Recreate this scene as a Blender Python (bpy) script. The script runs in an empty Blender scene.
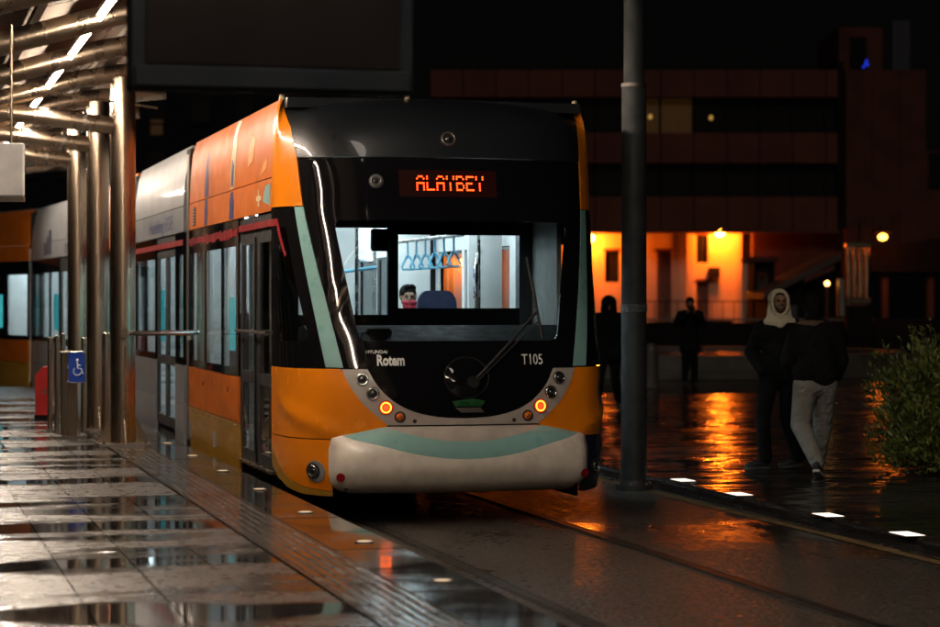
import bpy, bmesh, math, random, bisect
from mathutils import Vector, Matrix, Quaternion
from mathutils.geometry import delaunay_2d_cdt
random.seed(7)
R = math.radians
scene = bpy.context.scene
C = scene.collection

# ------------------------------------------------------------------ camera, world, sun, exposure
ZC = 1.7                                   # eye height above the rails
YAW = R(14.714)                            # the camera looks this far to the right of the track direction
SA, CA = math.sin(YAW), math.cos(YAW)
cd = bpy.data.cameras.new('camera'); cam = bpy.data.objects.new('camera', cd); C.objects.link(cam)
cam.location = (0, 0, ZC); cam.rotation_euler = (R(90), 0, -YAW)
cd.lens = 85.02; cd.sensor_width = 36; cd.shift_y = -0.0112
cd.clip_start = .1; cd.clip_end = 2000
cd.dof.use_dof = True; cd.dof.focus_distance = 17.3; cd.dof.aperture_fstop = 2.2
scene.camera = cam

w = bpy.data.worlds.new('World'); scene.world = w; w.use_nodes = True
nt = w.node_tree; bg = nt.nodes['Background']
sky = nt.nodes.new('ShaderNodeTexSky'); sky.sky_type = 'NISHITA'; sky.sun_disc = False
sky.sun_elevation = R(4); sky.sun_rotation = R(200)
hs = nt.nodes.new('ShaderNodeHueSaturation'); hs.inputs['Saturation'].default_value = .35
nt.links.new(sky.outputs[0], hs.inputs['Color']); nt.links.new(hs.outputs[0], bg.inputs['Color'])
bg.inputs['Strength'].default_value = .0004
sd = bpy.data.lights.new('street_fill_sun', 'SUN'); sd.energy = .34; sd.angle = R(15); sd.color = (1, .88, .74)  # warm sun lamp added in place of unseen street lighting
so = bpy.data.objects.new('street_fill_sun', sd); C.objects.link(so); so.rotation_euler = (R(55), 0, R(-20))

scene.view_settings.view_transform = 'Standard'; scene.view_settings.look = 'None'
scene.view_settings.exposure = 0.0; scene.view_settings.gamma = 1
scene.render.engine = 'CYCLES'
cy = scene.cycles
cy.use_denoising = True
cy.max_bounces = 8; cy.diffuse_bounces = 3; cy.glossy_bounces = 4; cy.transmission_bounces = 6; cy.transparent_max_bounces = 16
cy.caustics_reflective = False; cy.caustics_refractive = False; cy.sample_clamp_indirect = 4.0; cy.blur_glossy = .3

# lamp powers: canopy tubes, tram ceiling strips and far floodlights
P_CANOPY = 340.0     # emission of the canopy tubes
P_SALOON = 36.0      # emission of the tram's ceiling strips
P_SODIUM = 2000.0    # watts of the far sodium floodlights
SODIUM = (1, .14, .005)

# ------------------------------------------------------------------ materials
def nd(t, k, **kw):
    n = t.nodes.new(k)
    for a, b in kw.items():
        if a in n.inputs: n.inputs[a].default_value = b
        else: setattr(n, a, b)
    return n
def base_mat(name):
    m = bpy.data.materials.new(name); m.use_nodes = True
    return m, m.node_tree, m.node_tree.nodes['Principled BSDF']
def mat(name, col, rough=.5, metal=0, coat=0, var=.15, scale=6, rvar=.12, bump=0, bscale=60, bdist=.01, spec=.5, emit=None, estr=0, stretch=None):
    m, t, p = base_mat(name)
    p.inputs['Metallic'].default_value = metal; p.inputs['Coat Weight'].default_value = coat; p.inputs['Coat Roughness'].default_value = .04
    p.inputs['Specular IOR Level'].default_value = spec
    tc = nd(t, 'ShaderNodeTexCoord'); vec = tc.outputs['Object']
    if stretch:
        mp = nd(t, 'ShaderNodeMapping', Scale=stretch); t.links.new(vec, mp.inputs[0]); vec = mp.outputs[0]
    no = nd(t, 'ShaderNodeTexNoise', Scale=scale, Detail=3, Roughness=.5); t.links.new(vec, no.inputs['Vector'])
    rp = nd(t, 'ShaderNodeMapRange'); rp.inputs[1].default_value = .3; rp.inputs[2].default_value = .7
    rp.inputs[3].default_value = 1 - var; rp.inputs[4].default_value = 1 + var; t.links.new(no.outputs[0], rp.inputs[0])
    mx = nd(t, 'ShaderNodeVectorMath', operation='MULTIPLY'); mx.inputs[0].default_value = col[:3]
    t.links.new(rp.outputs[0], mx.inputs[1]); t.links.new(mx.outputs[0], p.inputs['Base Color'])
    rr = nd(t, 'ShaderNodeMapRange'); rr.inputs[1].default_value = .3; rr.inputs[2].default_value = .7
    rr.inputs[3].default_value = max(.02, rough - rvar); rr.inputs[4].default_value = min(1, rough + rvar)
    n2 = nd(t, 'ShaderNodeTexNoise', Scale=scale * 1.7, Detail=4); t.links.new(vec, n2.inputs['Vector'])
    t.links.new(n2.outputs[0], rr.inputs[0]); t.links.new(rr.outputs[0], p.inputs['Roughness'])
    if bump:
        n3 = nd(t, 'ShaderNodeTexNoise', Scale=bscale, Detail=5); t.links.new(vec, n3.inputs['Vector'])
        b = nd(t, 'ShaderNodeBump', Strength=bump, Distance=bdist); t.links.new(n3.outputs[0], b.inputs['Height']); t.links.new(b.outputs[0], p.inputs['Normal'])
    if emit:
        p.inputs['Emission Color'].default_value = (*emit, 1); p.inputs['Emission Strength'].default_value = estr
    return m
def emis(name, col, s):
    m = bpy.data.materials.new(name); m.use_nodes = True; t = m.node_tree; t.nodes.clear()
    e = nd(t, 'ShaderNodeEmission', Strength=s); e.inputs[0].default_value = (*col, 1)
    o = nd(t, 'ShaderNodeOutputMaterial'); t.links.new(e.outputs[0], o.inputs[0]); return m
def glass(name, tint, ior=1.5, refl=1.0):
    m = bpy.data.materials.new(name); m.use_nodes = True; t = m.node_tree; t.nodes.clear()
    tr = nd(t, 'ShaderNodeBsdfTransparent'); tr.inputs[0].default_value = (*tint, 1)
    gl = nd(t, 'ShaderNodeBsdfGlossy', Roughness=.02); gl.inputs[0].default_value = (refl, refl, refl, 1)
    fr = nd(t, 'ShaderNodeFresnel'); ge = nd(t, 'ShaderNodeNewGeometry'); pw_ = nd(t, 'ShaderNodeMapRange'); t.links.new(ge.outputs['Backfacing'], pw_.inputs[0]); pw_.inputs[3].default_value = ior; pw_.inputs[4].default_value = 1 / ior; t.links.new(pw_.outputs[0], fr.inputs['IOR']); mx = nd(t, 'ShaderNodeMixShader'); o = nd(t, 'ShaderNodeOutputMaterial')
    t.links.new(fr.outputs[0], mx.inputs[0]); t.links.new(tr.outputs[0], mx.inputs[1]); t.links.new(gl.outputs[0], mx.inputs[2]); t.links.new(mx.outputs[0], o.inputs[0])
    return m
def wet(name, dry, damp, rough_dry, rough_wet, scale, thr, soft, bands=None, grain=.28, gscale=14, bdist=.006, bump=.12, bscale=90, wave=0.0, wscale=(1, 1, 1), tint=0.0, stretch=(1, 1, 1)):
    """stone or asphalt after rain: a water mask lowers roughness and darkens the dry colour"""
    m, t, p = base_mat(name)
    g = nd(t, 'ShaderNodeNewGeometry'); mp = nd(t, 'ShaderNodeMapping', Scale=stretch); t.links.new(g.outputs['Position'], mp.inputs[0])
    n = nd(t, 'ShaderNodeTexNoise', Scale=scale, Detail=5, Roughness=.55); t.links.new(mp.outputs[0], n.inputs['Vector'])
    val = n.outputs[0]
    if bands:
        per, off, amp, wid = bands
        sx = nd(t, 'ShaderNodeSeparateXYZ'); t.links.new(g.outputs['Position'], sx.inputs[0])
        n5 = nd(t, 'ShaderNodeTexNoise', Scale=.9, Detail=3); t.links.new(g.outputs['Position'], n5.inputs['Vector'])
        wob = nd(t, 'ShaderNodeMath', operation='MULTIPLY_ADD'); t.links.new(n5.outputs[0], wob.inputs[0]); wob.inputs[1].default_value = .5; t.links.new(sx.outputs[1], wob.inputs[2])
        a = nd(t, 'ShaderNodeMath', operation='SUBTRACT'); t.links.new(wob.outputs[0], a.inputs[0]); a.inputs[1].default_value = off + .25
        b = nd(t, 'ShaderNodeMath', operation='PINGPONG'); t.links.new(a.outputs[0], b.inputs[0]); b.inputs[1].default_value = per / 2
        c = nd(t, 'ShaderNodeMapRange', interpolation_type='SMOOTHSTEP'); t.links.new(b.outputs[0], c.inputs[0])
        c.inputs[1].default_value = 0; c.inputs[2].default_value = wid; c.inputs[3].default_value = amp; c.inputs[4].default_value = 0
        ad = nd(t, 'ShaderNodeMath', operation='ADD'); t.links.new(val, ad.inputs[0]); t.links.new(c.outputs[0], ad.inputs[1]); val = ad.outputs[0]
    mk = nd(t, 'ShaderNodeMapRange', interpolation_type='SMOOTHSTEP'); t.links.new(val, mk.inputs[0])
    mk.inputs[1].default_value = thr - soft; mk.inputs[2].default_value = thr + soft
    nf = nd(t, 'ShaderNodeTexNoise', Scale=gscale, Detail=8, Roughness=.72); t.links.new(g.outputs['Position'], nf.inputs['Vector'])
    nl = nd(t, 'ShaderNodeTexNoise', Scale=.55, Detail=4); t.links.new(g.outputs['Position'], nl.inputs['Vector'])
    ds = nd(t, 'ShaderNodeMapRange'); t.links.new(nf.outputs[0], ds.inputs[0]); ds.inputs[1].default_value = .25; ds.inputs[2].default_value = .75; ds.inputs[3].default_value = 1 - grain; ds.inputs[4].default_value = 1 + grain
    dl = nd(t, 'ShaderNodeMapRange'); t.links.new(nl.outputs[0], dl.inputs[0]); dl.inputs[1].default_value = .3; dl.inputs[2].default_value = .7; dl.inputs[3].default_value = .75; dl.inputs[4].default_value = 1.25
    mul = nd(t, 'ShaderNodeMath', operation='MULTIPLY'); t.links.new(ds.outputs[0], mul.inputs[0]); t.links.new(dl.outputs[0], mul.inputs[1])
    if tint:
        oi = nd(t, 'ShaderNodeObjectInfo'); tr = nd(t, 'ShaderNodeMapRange'); t.links.new(oi.outputs['Random'], tr.inputs[0]); tr.inputs[3].default_value = 1 - tint; tr.inputs[4].default_value = 1 + tint
        m2 = nd(t, 'ShaderNodeMath', operation='MULTIPLY'); t.links.new(mul.outputs[0], m2.inputs[0]); t.links.new(tr.outputs[0], m2.inputs[1]); mul = m2
    mc = nd(t, 'ShaderNodeMix', data_type='RGBA'); t.links.new(mk.outputs[0], mc.inputs[0]); mc.inputs[6].default_value = (*dry, 1); mc.inputs[7].default_value = (*damp, 1)
    vm = nd(t, 'ShaderNodeVectorMath', operation='MULTIPLY'); t.links.new(mc.outputs[2], vm.inputs[0]); t.links.new(mul.outputs[0], vm.inputs[1]); t.links.new(vm.outputs[0], p.inputs['Base Color'])
    rm = nd(t, 'ShaderNodeMapRange'); t.links.new(mk.outputs[0], rm.inputs[0]); rm.inputs[3].default_value = rough_dry; rm.inputs[4].default_value = rough_wet
    ra = nd(t, 'ShaderNodeMath', operation='MULTIPLY'); t.links.new(rm.outputs[0], ra.inputs[0]); t.links.new(ds.outputs[0], ra.inputs[1]); t.links.new(ra.outputs[0], p.inputs['Roughness'])
    nb = nd(t, 'ShaderNodeTexNoise', Scale=bscale, Detail=4); t.links.new(g.outputs['Position'], nb.inputs['Vector'])
    inv = nd(t, 'ShaderNodeMapRange'); t.links.new(mk.outputs[0], inv.inputs[0]); inv.inputs[3].default_value = bump; inv.inputs[4].default_value = bump * .06
    bp = nd(t, 'ShaderNodeBump', Distance=bdist); t.links.new(inv.outputs[0], bp.inputs['Strength']); t.links.new(nb.outputs[0], bp.inputs['Height'])
    last = bp
    if wave:
        mw = nd(t, 'ShaderNodeMapping', Scale=wscale); t.links.new(g.outputs['Position'], mw.inputs[0])
        nw = nd(t, 'ShaderNodeTexNoise', Scale=1, Detail=3, Roughness=.5); t.links.new(mw.outputs[0], nw.inputs['Vector'])
        b2 = nd(t, 'ShaderNodeBump', Strength=1, Distance=wave); t.links.new(nw.outputs[0], b2.inputs['Height']); t.links.new(bp.outputs[0], b2.inputs['Normal']); last = b2
    t.links.new(last.outputs[0], p.inputs['Normal'])
    return m
M = {}
M['orange'] = mat('orange_paint', (.86, .235, .006), .24, 0, .5, .06, 3, .05)
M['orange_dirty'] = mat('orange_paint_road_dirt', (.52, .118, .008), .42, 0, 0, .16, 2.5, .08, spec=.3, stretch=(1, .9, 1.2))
M['yellow'] = mat('ochre_paint', (.42, .21, .025), .36, 0, .3, .14, 3, .06, stretch=(1, .5, 2))
M['teal'] = mat('teal_paint', (.22, .42, .40), .35, 0, .3, .08, 5)
M['silver'] = mat('silver_paint', (.30, .305, .32), .38, .25, .3, .07, 2, .05)
M['ring'] = mat('warm_grey_paint', (.40, .35, .31), .42, 0, .2, .1, 7)
M['bumper'] = mat('bone_white_plastic', (.72, .64, .55), .34, 0, .35, .13, 7, .07)
M['black'] = mat('gloss_black', (.005, .005, .006), .045, 0, 0, .1, 3, .01)
M['roofblack'] = mat('roof_black', (.011, .013, .016), .30, 0, .5, .1, 2, .04)
M['matblack'] = mat('matt_black_rubber', (.010, .010, .011), .6)
M['navy'] = mat('navy_paint', (.012, .016, .05), .3, 0, .5)
M['blue'] = mat('blue_print', (.012, .035, .16), .4)
M['red'] = mat('red_print', (.24, .008, .011), .45)
M['white'] = mat('white_print', (.75, .74, .72), .45)
M['cream'] = mat('cream_print', (.6, .45, .26), .45)
M['chrome'] = mat('polished_steel', (.62, .60, .58), .18, 1, 0, .06)
M['steel'] = mat('brushed_stainless', (.46, .36, .265), .28, 1, 0, .05, 1.2, .02, stretch=(5, 5, .3))
M['steeldark'] = mat('weathered_stainless', (.26, .22, .19), .45, 1, 0, .1, 4, .05)
M['galv'] = mat('painted_pole_grey', (.040, .043, .043), .6, .2, 0, .3, 5, bump=.15, bscale=25)
M['lens'] = mat('dark_lamp_lens', (.05, .05, .05), .08, .6, 1)
M['amber'] = mat('amber_lens', (.45, .11, .01), .2, 0, 1)
M['redlens'] = mat('red_reflector', (.25, .008, .012), .2, 0, 1)
M['drl'] = emis('led_ring_lit', (1, .13, .012), 8)
M['drlcore'] = mat('led_core', (.5, .12, .03), .3, 0, .5, emit=(1, .15, .03), estr=.6)
M['led'] = emis('led_dots_lit', (1, .045, .006), 8)
M['ledpanel'] = mat('led_panel', (.004, .0015, .001), .7, spec=.1, emit=(1, .03, .008), estr=.007)  # faint red emission paints the letters' glow onto the panel
M['tube'] = emis('fluorescent_tube', (1, .83, .66), P_CANOPY)
M['strip'] = emis('saloon_light', (.82, .95, 1), P_SALOON)
M['cyan'] = emis('cyan_led_strip', (.05, .75, .70), 6)
M['groundlight'] = emis('ground_light_lit', (1, .86, .72), 1.7)
M['stud'] = emis('edge_light_lit', (1, .72, .45), .8)
M['wintint'] = glass('tinted_side_glass', (.93, .97, .97), 1.42)
M['windscreen'] = glass('windscreen_glass', (.84, .88, .88), 1.45)
M['pane'] = glass('clear_glass', (.8, .8, .8))
M['inwhite'] = mat('interior_white', (.68, .70, .70), .4, 0, 0, .06)
M['indark'] = mat('interior_dark', (.007, .008, .010), .7, spec=.12)
M['inpanel'] = mat('interior_charcoal', (.035, .045, .055), .45)
M['infloor'] = mat('interior_floor', (.08, .085, .09), .5)
M['seat'] = mat('navy_seat_fabric', (.004, .008, .032), .85, bump=.3, bscale=200)
M['strap'] = mat('blue_strap_plastic', (.20, .52, .72), .35)
M['grab'] = mat('interior_grab_rail', (.6, .6, .58), .25, 1)
M['skin'] = mat('skin', (.26, .145, .09), .5, var=.08, scale=20)  # skin colour darkened so the hooded face reads as shaded
M['hair'] = mat('dark_hair', (.005, .004, .0035), .8, bump=.8, bscale=90, spec=.15)
M['mask'] = mat('red_face_mask', (.42, .03, .05), .75)
M['cloth'] = mat('black_cloth', (.0035, .003, .003), .9, bump=.8, bscale=9, bdist=.04, spec=.2)
M['cloth2'] = mat('charcoal_cloth', (.0048, .0044, .0044), .9, bump=.8, bscale=9, bdist=.04, spec=.2)
M['hood'] = mat('beige_fleece', (.58, .49, .34), .9, bump=.5, bscale=60)
M['grey'] = mat('grey_sweat_cloth', (.235, .222, .195), .95, bump=.9, bscale=11, bdist=.05, spec=.2)
M['beard'] = mat('short_beard', (.06, .034, .021), .9, spec=.1)
M['fur'] = mat('brown_fur_trim', (.10, .065, .035), .9, bump=.8, bscale=60)
M['shoe'] = mat('dark_shoe', (.012, .012, .014), .6)
M['darksole'] = mat('grey_sole', (.07, .07, .068), .7)
M['sole'] = mat('white_sole', (.5, .48, .45), .6)
M['slab'] = wet('wet_platform_stone', (.052, .040, .031), (.020, .017, .016), .30, .04, 1.15, .56, .09, bands=(1.86, .70, .15, .48), grain=.45, bump=.12, tint=.13, stretch=(.45, 1.5, 1))
M['edge'] = wet('wet_edge_stone', (.060, .050, .042), (.030, .027, .025), .20, .045, .9, .45, .15, bump=.05, tint=.08)
M['tactile'] = wet('wet_tactile_stone', (.055, .046, .038), (.030, .026, .023), .16, .07, 1.3, .45, .2, bump=.05, tint=.12)
M['bar'] = wet('worn_tactile_bar', (.12, .097, .08), (.065, .054, .046), .26, .12, 3.0, .5, .2, bump=.1)
M['bed'] = wet('wet_track_concrete', (.054, .045, .037), (.024, .020, .017), .42, .09, .5, .60, .09, grain=.8, gscale=12, bdist=.03, bump=.8, bscale=26, stretch=(1, .6, 1))
M['plaza'] = wet('wet_plaza_stone', (.030, .026, .024), (.018, .016, .015), .25, .09, .5, .47, .15, bump=.05, wave=.12, wscale=(.7, 2.0, 1), tint=.15)
M['joint'] = mat('joint_dark', (.02, .018, .016), .5)
M['rail'] = mat('rail_steel', (.05, .043, .037), .40, .7, 0, .1, 3, .05)
M['groove'] = mat('rail_groove', (.006, .005, .005), .5)
M['paintline'] = mat('worn_yellow_paint', (.16, .105, .045), .5, 0, 0, .6, 14, .15, bump=.3)
M['gutter'] = mat('gutter_grate', (.012, .012, .012), .35, .4, bump=.5, bscale=40)
M['wallconc'] = mat('weathered_concrete', (.085, .072, .062), .55, var=.3, scale=1.2, bump=.2, bscale=12)
M['facade'] = mat('facade_panel', (.105, .038, .028), .9, var=.18, scale=.5, spec=.1)
M['facade2'] = mat('brown_brick_render', (.078, .029, .021), .9, var=.2, scale=.8, spec=.1)
M['plaster'] = mat('ochre_plaster', (.46, .34, .23), .85, var=.14, scale=.5)
M['dark'] = mat('dark_bulk', (.007, .005, .005), .85, spec=.15)
M['darkglass'] = mat('dark_window', (.010, .009, .009), .10, 0, .4)
M['amberwin'] = mat('lit_window', (.1, .05, .02), .4, emit=(1, .42, .08), estr=.012)
M['bulb'] = emis('sodium_lamp', (1, .23, .018), 300)
M['bulbdim'] = emis('sodium_lamp_small', (1, .36, .04), 14)
M['bulbsmall'] = emis('warm_lamp', (1, .45, .10), 12)
M['yellowwin'] = emis('lit_office_lamp', (1, .55, .12), .45)
M['blueled'] = emis('blue_sign_light', (.02, .06, 1), 1.1)
M['panelwhite'] = mat('white_sign_panel', (.62, .60, .58), .5)
M['signblue'] = mat('blue_sign', (.012, .05, .32), .35, 0, .4)
M['redbox'] = mat('red_enamel', (.42, .018, .015), .4)
M['screenframe'] = mat('dark_blue_grey_frame', (.0055, .0075, .0105), .8, var=.08, scale=2, spec=.12)
M['screen'] = mat('switched_off_screen', (.0035, .0025, .0025), .8, var=.05, scale=1, spec=.08)
M['canopyskin'] = mat('canopy_sheet', (.13, .095, .07), .75, 0, 0, .12, 1, spec=.2)
M['leaf'] = mat('leaf_green', (.11, .135, .024), .5, var=.6, scale=5)
M['twig'] = mat('twig_brown', (.05, .035, .02), .8)
M['water'] = mat('pool_water', (.01, .01, .01), .04, 0, 0, rvar=.01, bump=.25, bscale=6)
M['ground'] = mat('far_ground', (.03, .028, .026), .3, var=.3, scale=.2)

# ------------------------------------------------------------------ mesh helpers
class MB:
    def __init__(self): self.v = []; self.f = []; self.mi = []; self.cur = 0
    def add(self, vs, fs):
        b = len(self.v); self.v += [tuple(q) for q in vs]; self.f += [tuple(i + b for i in q) for q in fs]; self.mi += [self.cur] * len(fs); return self
    def box(self, x0, y0, z0, x1, y1, z1, bev=0):
        if bev:
            bm = bmesh.new(); bmesh.ops.create_cube(bm, size=1)
            for q in bm.verts: q.co = Vector(((x0 + x1) / 2 + q.co.x * (x1 - x0), (y0 + y1) / 2 + q.co.y * (y1 - y0), (z0 + z1) / 2 + q.co.z * (z1 - z0)))
            bmesh.ops.bevel(bm, geom=bm.edges[:], offset=bev, segments=1, affect='EDGES', profile=.5)
            return self.frombm(bm)
        vs = [(x, y, z) for z in (z0, z1) for y in (y0, y1) for x in (x0, x1)]
        return self.add(vs, [(0, 2, 3, 1), (4, 5, 7, 6), (0, 1, 5, 4), (2, 6, 7, 3), (0, 4, 6, 2), (1, 3, 7, 5)])
    def frombm(self, bm):
        bm.verts.ensure_lookup_table(); bm.verts.index_update()
        self.add([q.co[:] for q in bm.verts], [[q.index for q in f.verts] for f in bm.faces]); bm.free(); return self
    def tube(self, pts, r, n=10, closed=False, caps=True):
        pts = [Vector(q) for q in pts]; rs = r if isinstance(r, (list, tuple)) else [r] * len(pts)
        vs, fs = [], []; N = len(pts); up = None
        for i, q in enumerate(pts):
            if closed: t = pts[(i + 1) % N] - pts[i - 1]
            else: t = pts[min(i + 1, N - 1)] - pts[max(i - 1, 0)]
            t.normalize()
            if up is None: up = t.orthogonal().normalized()
            up = (up - t * up.dot(t))
            up = up.normalized() if up.length > 1e-6 else t.orthogonal().normalized()
            s = t.cross(up)
            for k in range(n):
                a = 2 * math.pi * k / n; vs.append(q + (up * math.cos(a) + s * math.sin(a)) * rs[i])
        for i in range(N if closed else N - 1):
            j = (i + 1) % N
            for k in range(n): fs.append((i * n + k, i * n + (k + 1) % n, j * n + (k + 1) % n, j * n + k))
        if caps and not closed: fs.append(tuple(range(n - 1, -1, -1))); fs.append(tuple((N - 1) * n + k for k in range(n)))
        return self.add(vs, fs)
    def disc(self, c, nrm, r, depth, n=20, r2=None):
        c = Vector(c); nrm = Vector(nrm).normalized(); return self.tube([c - nrm * depth, c], [r, r if r2 is None else r2], n)
    def ring(self, c, nrm, r, rr, n=24):
        c = Vector(c); nrm = Vector(nrm).normalized(); a = nrm.orthogonal().normalized(); b = nrm.cross(a)
        return self.tube([c + (a * math.cos(t) + b * math.sin(t)) * r for t in [2 * math.pi * k / n for k in range(n)]], rr, 8, closed=True)
    def ball(self, c, r, sub=2):
        bm = bmesh.new(); bmesh.ops.create_icosphere(bm, subdivisions=sub, radius=1)
        r = (r, r, r) if not isinstance(r, (tuple, list)) else r
        for q in bm.verts: q.co = Vector((c[0] + q.co.x * r[0], c[1] + q.co.y * r[1], c[2] + q.co.z * r[2]))
        return self.frombm(bm)
    def prism(self, poly, axis, a, b):
        """polygon (2D) extruded along axis between a and b"""
        def P(u, v, w): return {'x': (w, u, v), 'y': (u, w, v), 'z': (u, v, w)}[axis]
        n = len(poly); vs = [P(u, v, a) for u, v in poly] + [P(u, v, b) for u, v in poly]
        return self.add(vs, [tuple(range(n - 1, -1, -1)), tuple(range(n, 2 * n))] + [(i, (i + 1) % n, n + (i + 1) % n, n + i) for i in range(n)])
    def build(self, name, m, parent=None, smooth=None, loc=None):
        me = bpy.data.meshes.new(name); me.from_pydata(self.v, [], self.f)
        ms = m if isinstance(m, (list, tuple)) else [m]
        for q in ms: me.materials.append(q)
        if len(ms) > 1: me.polygons.foreach_set('material_index', self.mi)
        bm = bmesh.new(); bm.from_mesh(me); bmesh.ops.recalc_face_normals(bm, faces=bm.faces[:]); bm.to_mesh(me); bm.free()
        if smooth is not None:
            me.polygons.foreach_set('use_smooth', [True] * len(me.polygons)); me.set_sharp_from_angle(angle=R(smooth))
        me.update()
        if loc == 'mesh': return me
        return link(name, me, parent, loc)
def link(name, me, parent=None, loc=None):
    o = bpy.data.objects.new(name, me); C.objects.link(o)
    if parent: o.parent = parent
    if loc: o.location = loc
    return o
def empty(name, loc=(0, 0, 0), rz=0):
    o = bpy.data.objects.new(name, None); C.objects.link(o); o.location = loc; o.rotation_euler = (0, 0, rz); o.empty_display_size = .3; return o
def tag(o, label=None, cat=None, group=None, kind=None):
    if label: o['label'] = label
    if cat: o['category'] = cat
    if group: o['group'] = group
    if kind: o['kind'] = kind
    return o
def copy_tree(o, parent=None):
    c = o.copy(); C.objects.link(c); c.parent = parent
    for ch in o.children: copy_tree(ch, c)
    return c
def view(xr, yd, z=0):                     # metres to the right of / ahead of the standpoint -> place in the world
    return (xr * CA + yd * SA, yd * CA - xr * SA, z)
FPX = 2220.0
def spot(px, yd): return (px - 470) / FPX * yd
def height(py, yd): return ZC + (303 - py) / FPX * yd

# ------------------------------------------------------------------ setting: ground, platform, track bed, plaza
ZP = .32                                    # platform height above the rails
ZPL = .06                                   # plaza
tag(MB().add([(-400, -60, -.02), (400, -60, -.02), (400, 700, -.02), (-400, 700, -.02)], [(0, 1, 2, 3)]).build('ground', M['ground']), kind='structure')
bed = tag(MB().box(2.86, -6, -.25, 6.80, 75, 0).build('track_bed', M['bed']), kind='structure')
for X in (3.585, 5.02):
    rl = MB().box(X - .026, -6, .001, X + .026, 75, .010).build('rail', M['rail'], bed)
    MB().box(X + .027, -6, .001, X + .070, 75, .004).build('rail_groove', M['groove'], bed)
    MB().box(X - .050, -6, .001, X - .027, 75, .004).build('rail_seal', M['groove'], bed)
random.seed(3)
for k in range(26):
    y0 = 9.0 + k * .62; L = random.uniform(.60, .618); w0 = random.uniform(.10, .13)
    MB().add([(6.60, y0, .004), (6.60 + w0, y0, .004), (6.60 + w0 - .01, y0 + L, .004), (6.605, y0 + L, .004)], [(0, 1, 2, 3)]).build('painted_line', M['paintline'], bed)
gut = tag(MB().box(6.80, -6, -.2, 6.98, 75, .03).build('gutter', M['gutter']), kind='structure')
plaza = tag(MB().box(6.98, -6, -.2, 90, 200, ZPL - .012).build('plaza_paving', M['plaza']), kind='structure')
pslab = MB().box(-.445, -.295, -.04, .445, .295, 0, .006).build('paving_slab', M['plaza'], loc='mesh')
cells = []
for i in range(11):
    for j in range(30):
        cells.append((7.44 + i * .9, 13.3 + j * .6 + (.3 if i % 2 else 0)))
def seen_px(X, Y, Z):
    xr = X * CA - Y * SA; yd = X * SA + Y * CA
    return 470 + FPX * xr / yd, 303 - FPX * (Z - ZC) / yd
cells = [c for c in cells if -40 < seen_px(c[0], c[1], ZPL)[0] < 985][:298]
for X, Y in cells:
    o = link('paving_slab', pslab, plaza, (X, Y, ZPL + random.uniform(-.002, .001)))
    o.rotation_euler = (R(random.gauss(0, .12)), R(random.gauss(0, .12)), 0)

platform = tag(MB().box(-6, -6, -.1, 2.84, 38.0, ZP - .03).build('platform', M['joint']), kind='structure')
slab = MB().box(-.1925, -.925, -.03, .1925, .925, 0, .003).build('paving_slab', M['slab'], loc='mesh')
n = 0
for i in range(-3, 6):
    for j in range(-2, 13):
        X = .87 + .388 * (i - 2) + .194; Y = 8.0 + 1.86 * j + .70 + .93
        if X > 2.0: continue
        o = link('paving_slab', slab, platform, (X, Y, ZP + random.uniform(-.0015, .001)))
        o.rotation_euler = (R(random.gauss(0, .05)), R(random.gauss(0, .10)), 0); n += 1
b = MB().box(-.178, -.178, -.03, .178, .178, 0, .003)
b.cur = 1
for k in range(6):
    x = -.145 + k * .058
    b.prism([(x - .016, 0), (x + .016, 0), (x + .010, .006), (x - .010, .006)], 'y', -.168, .168)
td = b.build('tactile_tile', [M['tactile'], M['bar']], loc='mesh')
for j in range(64):
    o = link('tactile_tile', td, platform, (2.23, 7.2 + j * .363, ZP + random.uniform(-.001, .001)))
    o.rotation_euler = (R(random.gauss(0, .06)), R(random.gauss(0, .06)), 0)
edd = MB().box(-.205, -.458, -.09, .205, .458, 0, .008).build('edge_stone', M['edge'], loc='mesh')
for j in range(-2, 26):
    o = link('edge_stone', edd, platform, (2.62, 8.0 + .93 * j, ZP + random.uniform(-.001, .001)))
    o.rotation_euler = (0, R(random.gauss(0, .08)), 0)
# the drain plates in the paving beside the columns
dp = MB()
for k in range(9): dp.box(.62 + k * .055, 21.6, ZP + .002, .65 + k * .055, 24.6, ZP + .010)
dp.build('tactile_guide', M['tactile'], platform)
for i, Y in enumerate([6.95, 8.81, 10.67, 12.53, 14.39, 16.25, 18.11, 19.97, 21.83]):
    e = empty('edge_light', (2.66, Y, ZP + .001))
    MB().disc((0, 0, .006), (0, 0, 1), .055, .006, 20).build('rim', M['steeldark'], e)
    MB().disc((0, 0, .0085), (0, 0, 1), .040, .004, 20).build('lens', M['stud'], e)
    nm = ['first', 'second', 'third', 'fourth', 'fifth', 'sixth', 'seventh', 'eighth', 'ninth'][i]
    tag(e, f'small round lit light in the wet platform edge, {nm} from the bottom of the picture', 'ground light', 'lights in the platform edge')
for i, (px, py) in enumerate([(907, 535), (828, 516), (739, 495), (683, 481)]):
    yd = FPX * (ZC - ZPL) / (py - 303); e = empty('inset_ground_light', view(spot(px, yd), yd, ZPL + .002), 0)
    MB().box(-.085, -.15, 0, .085, .15, .006).build('frame', M['steeldark'], e)
    MB().box(-.072, -.137, .006, .072, .137, .009).build('lens', M['groundlight'], e)
    nm = ['nearest the lower corner of the picture', 'second from the lower corner, under the walkers', 'third from the lower corner', 'closest to the grey pole'][i]
    tag(e, 'white rectangular light inset in the wet plaza, ' + nm, 'ground light', 'lights inset along the plaza edge')

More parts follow.
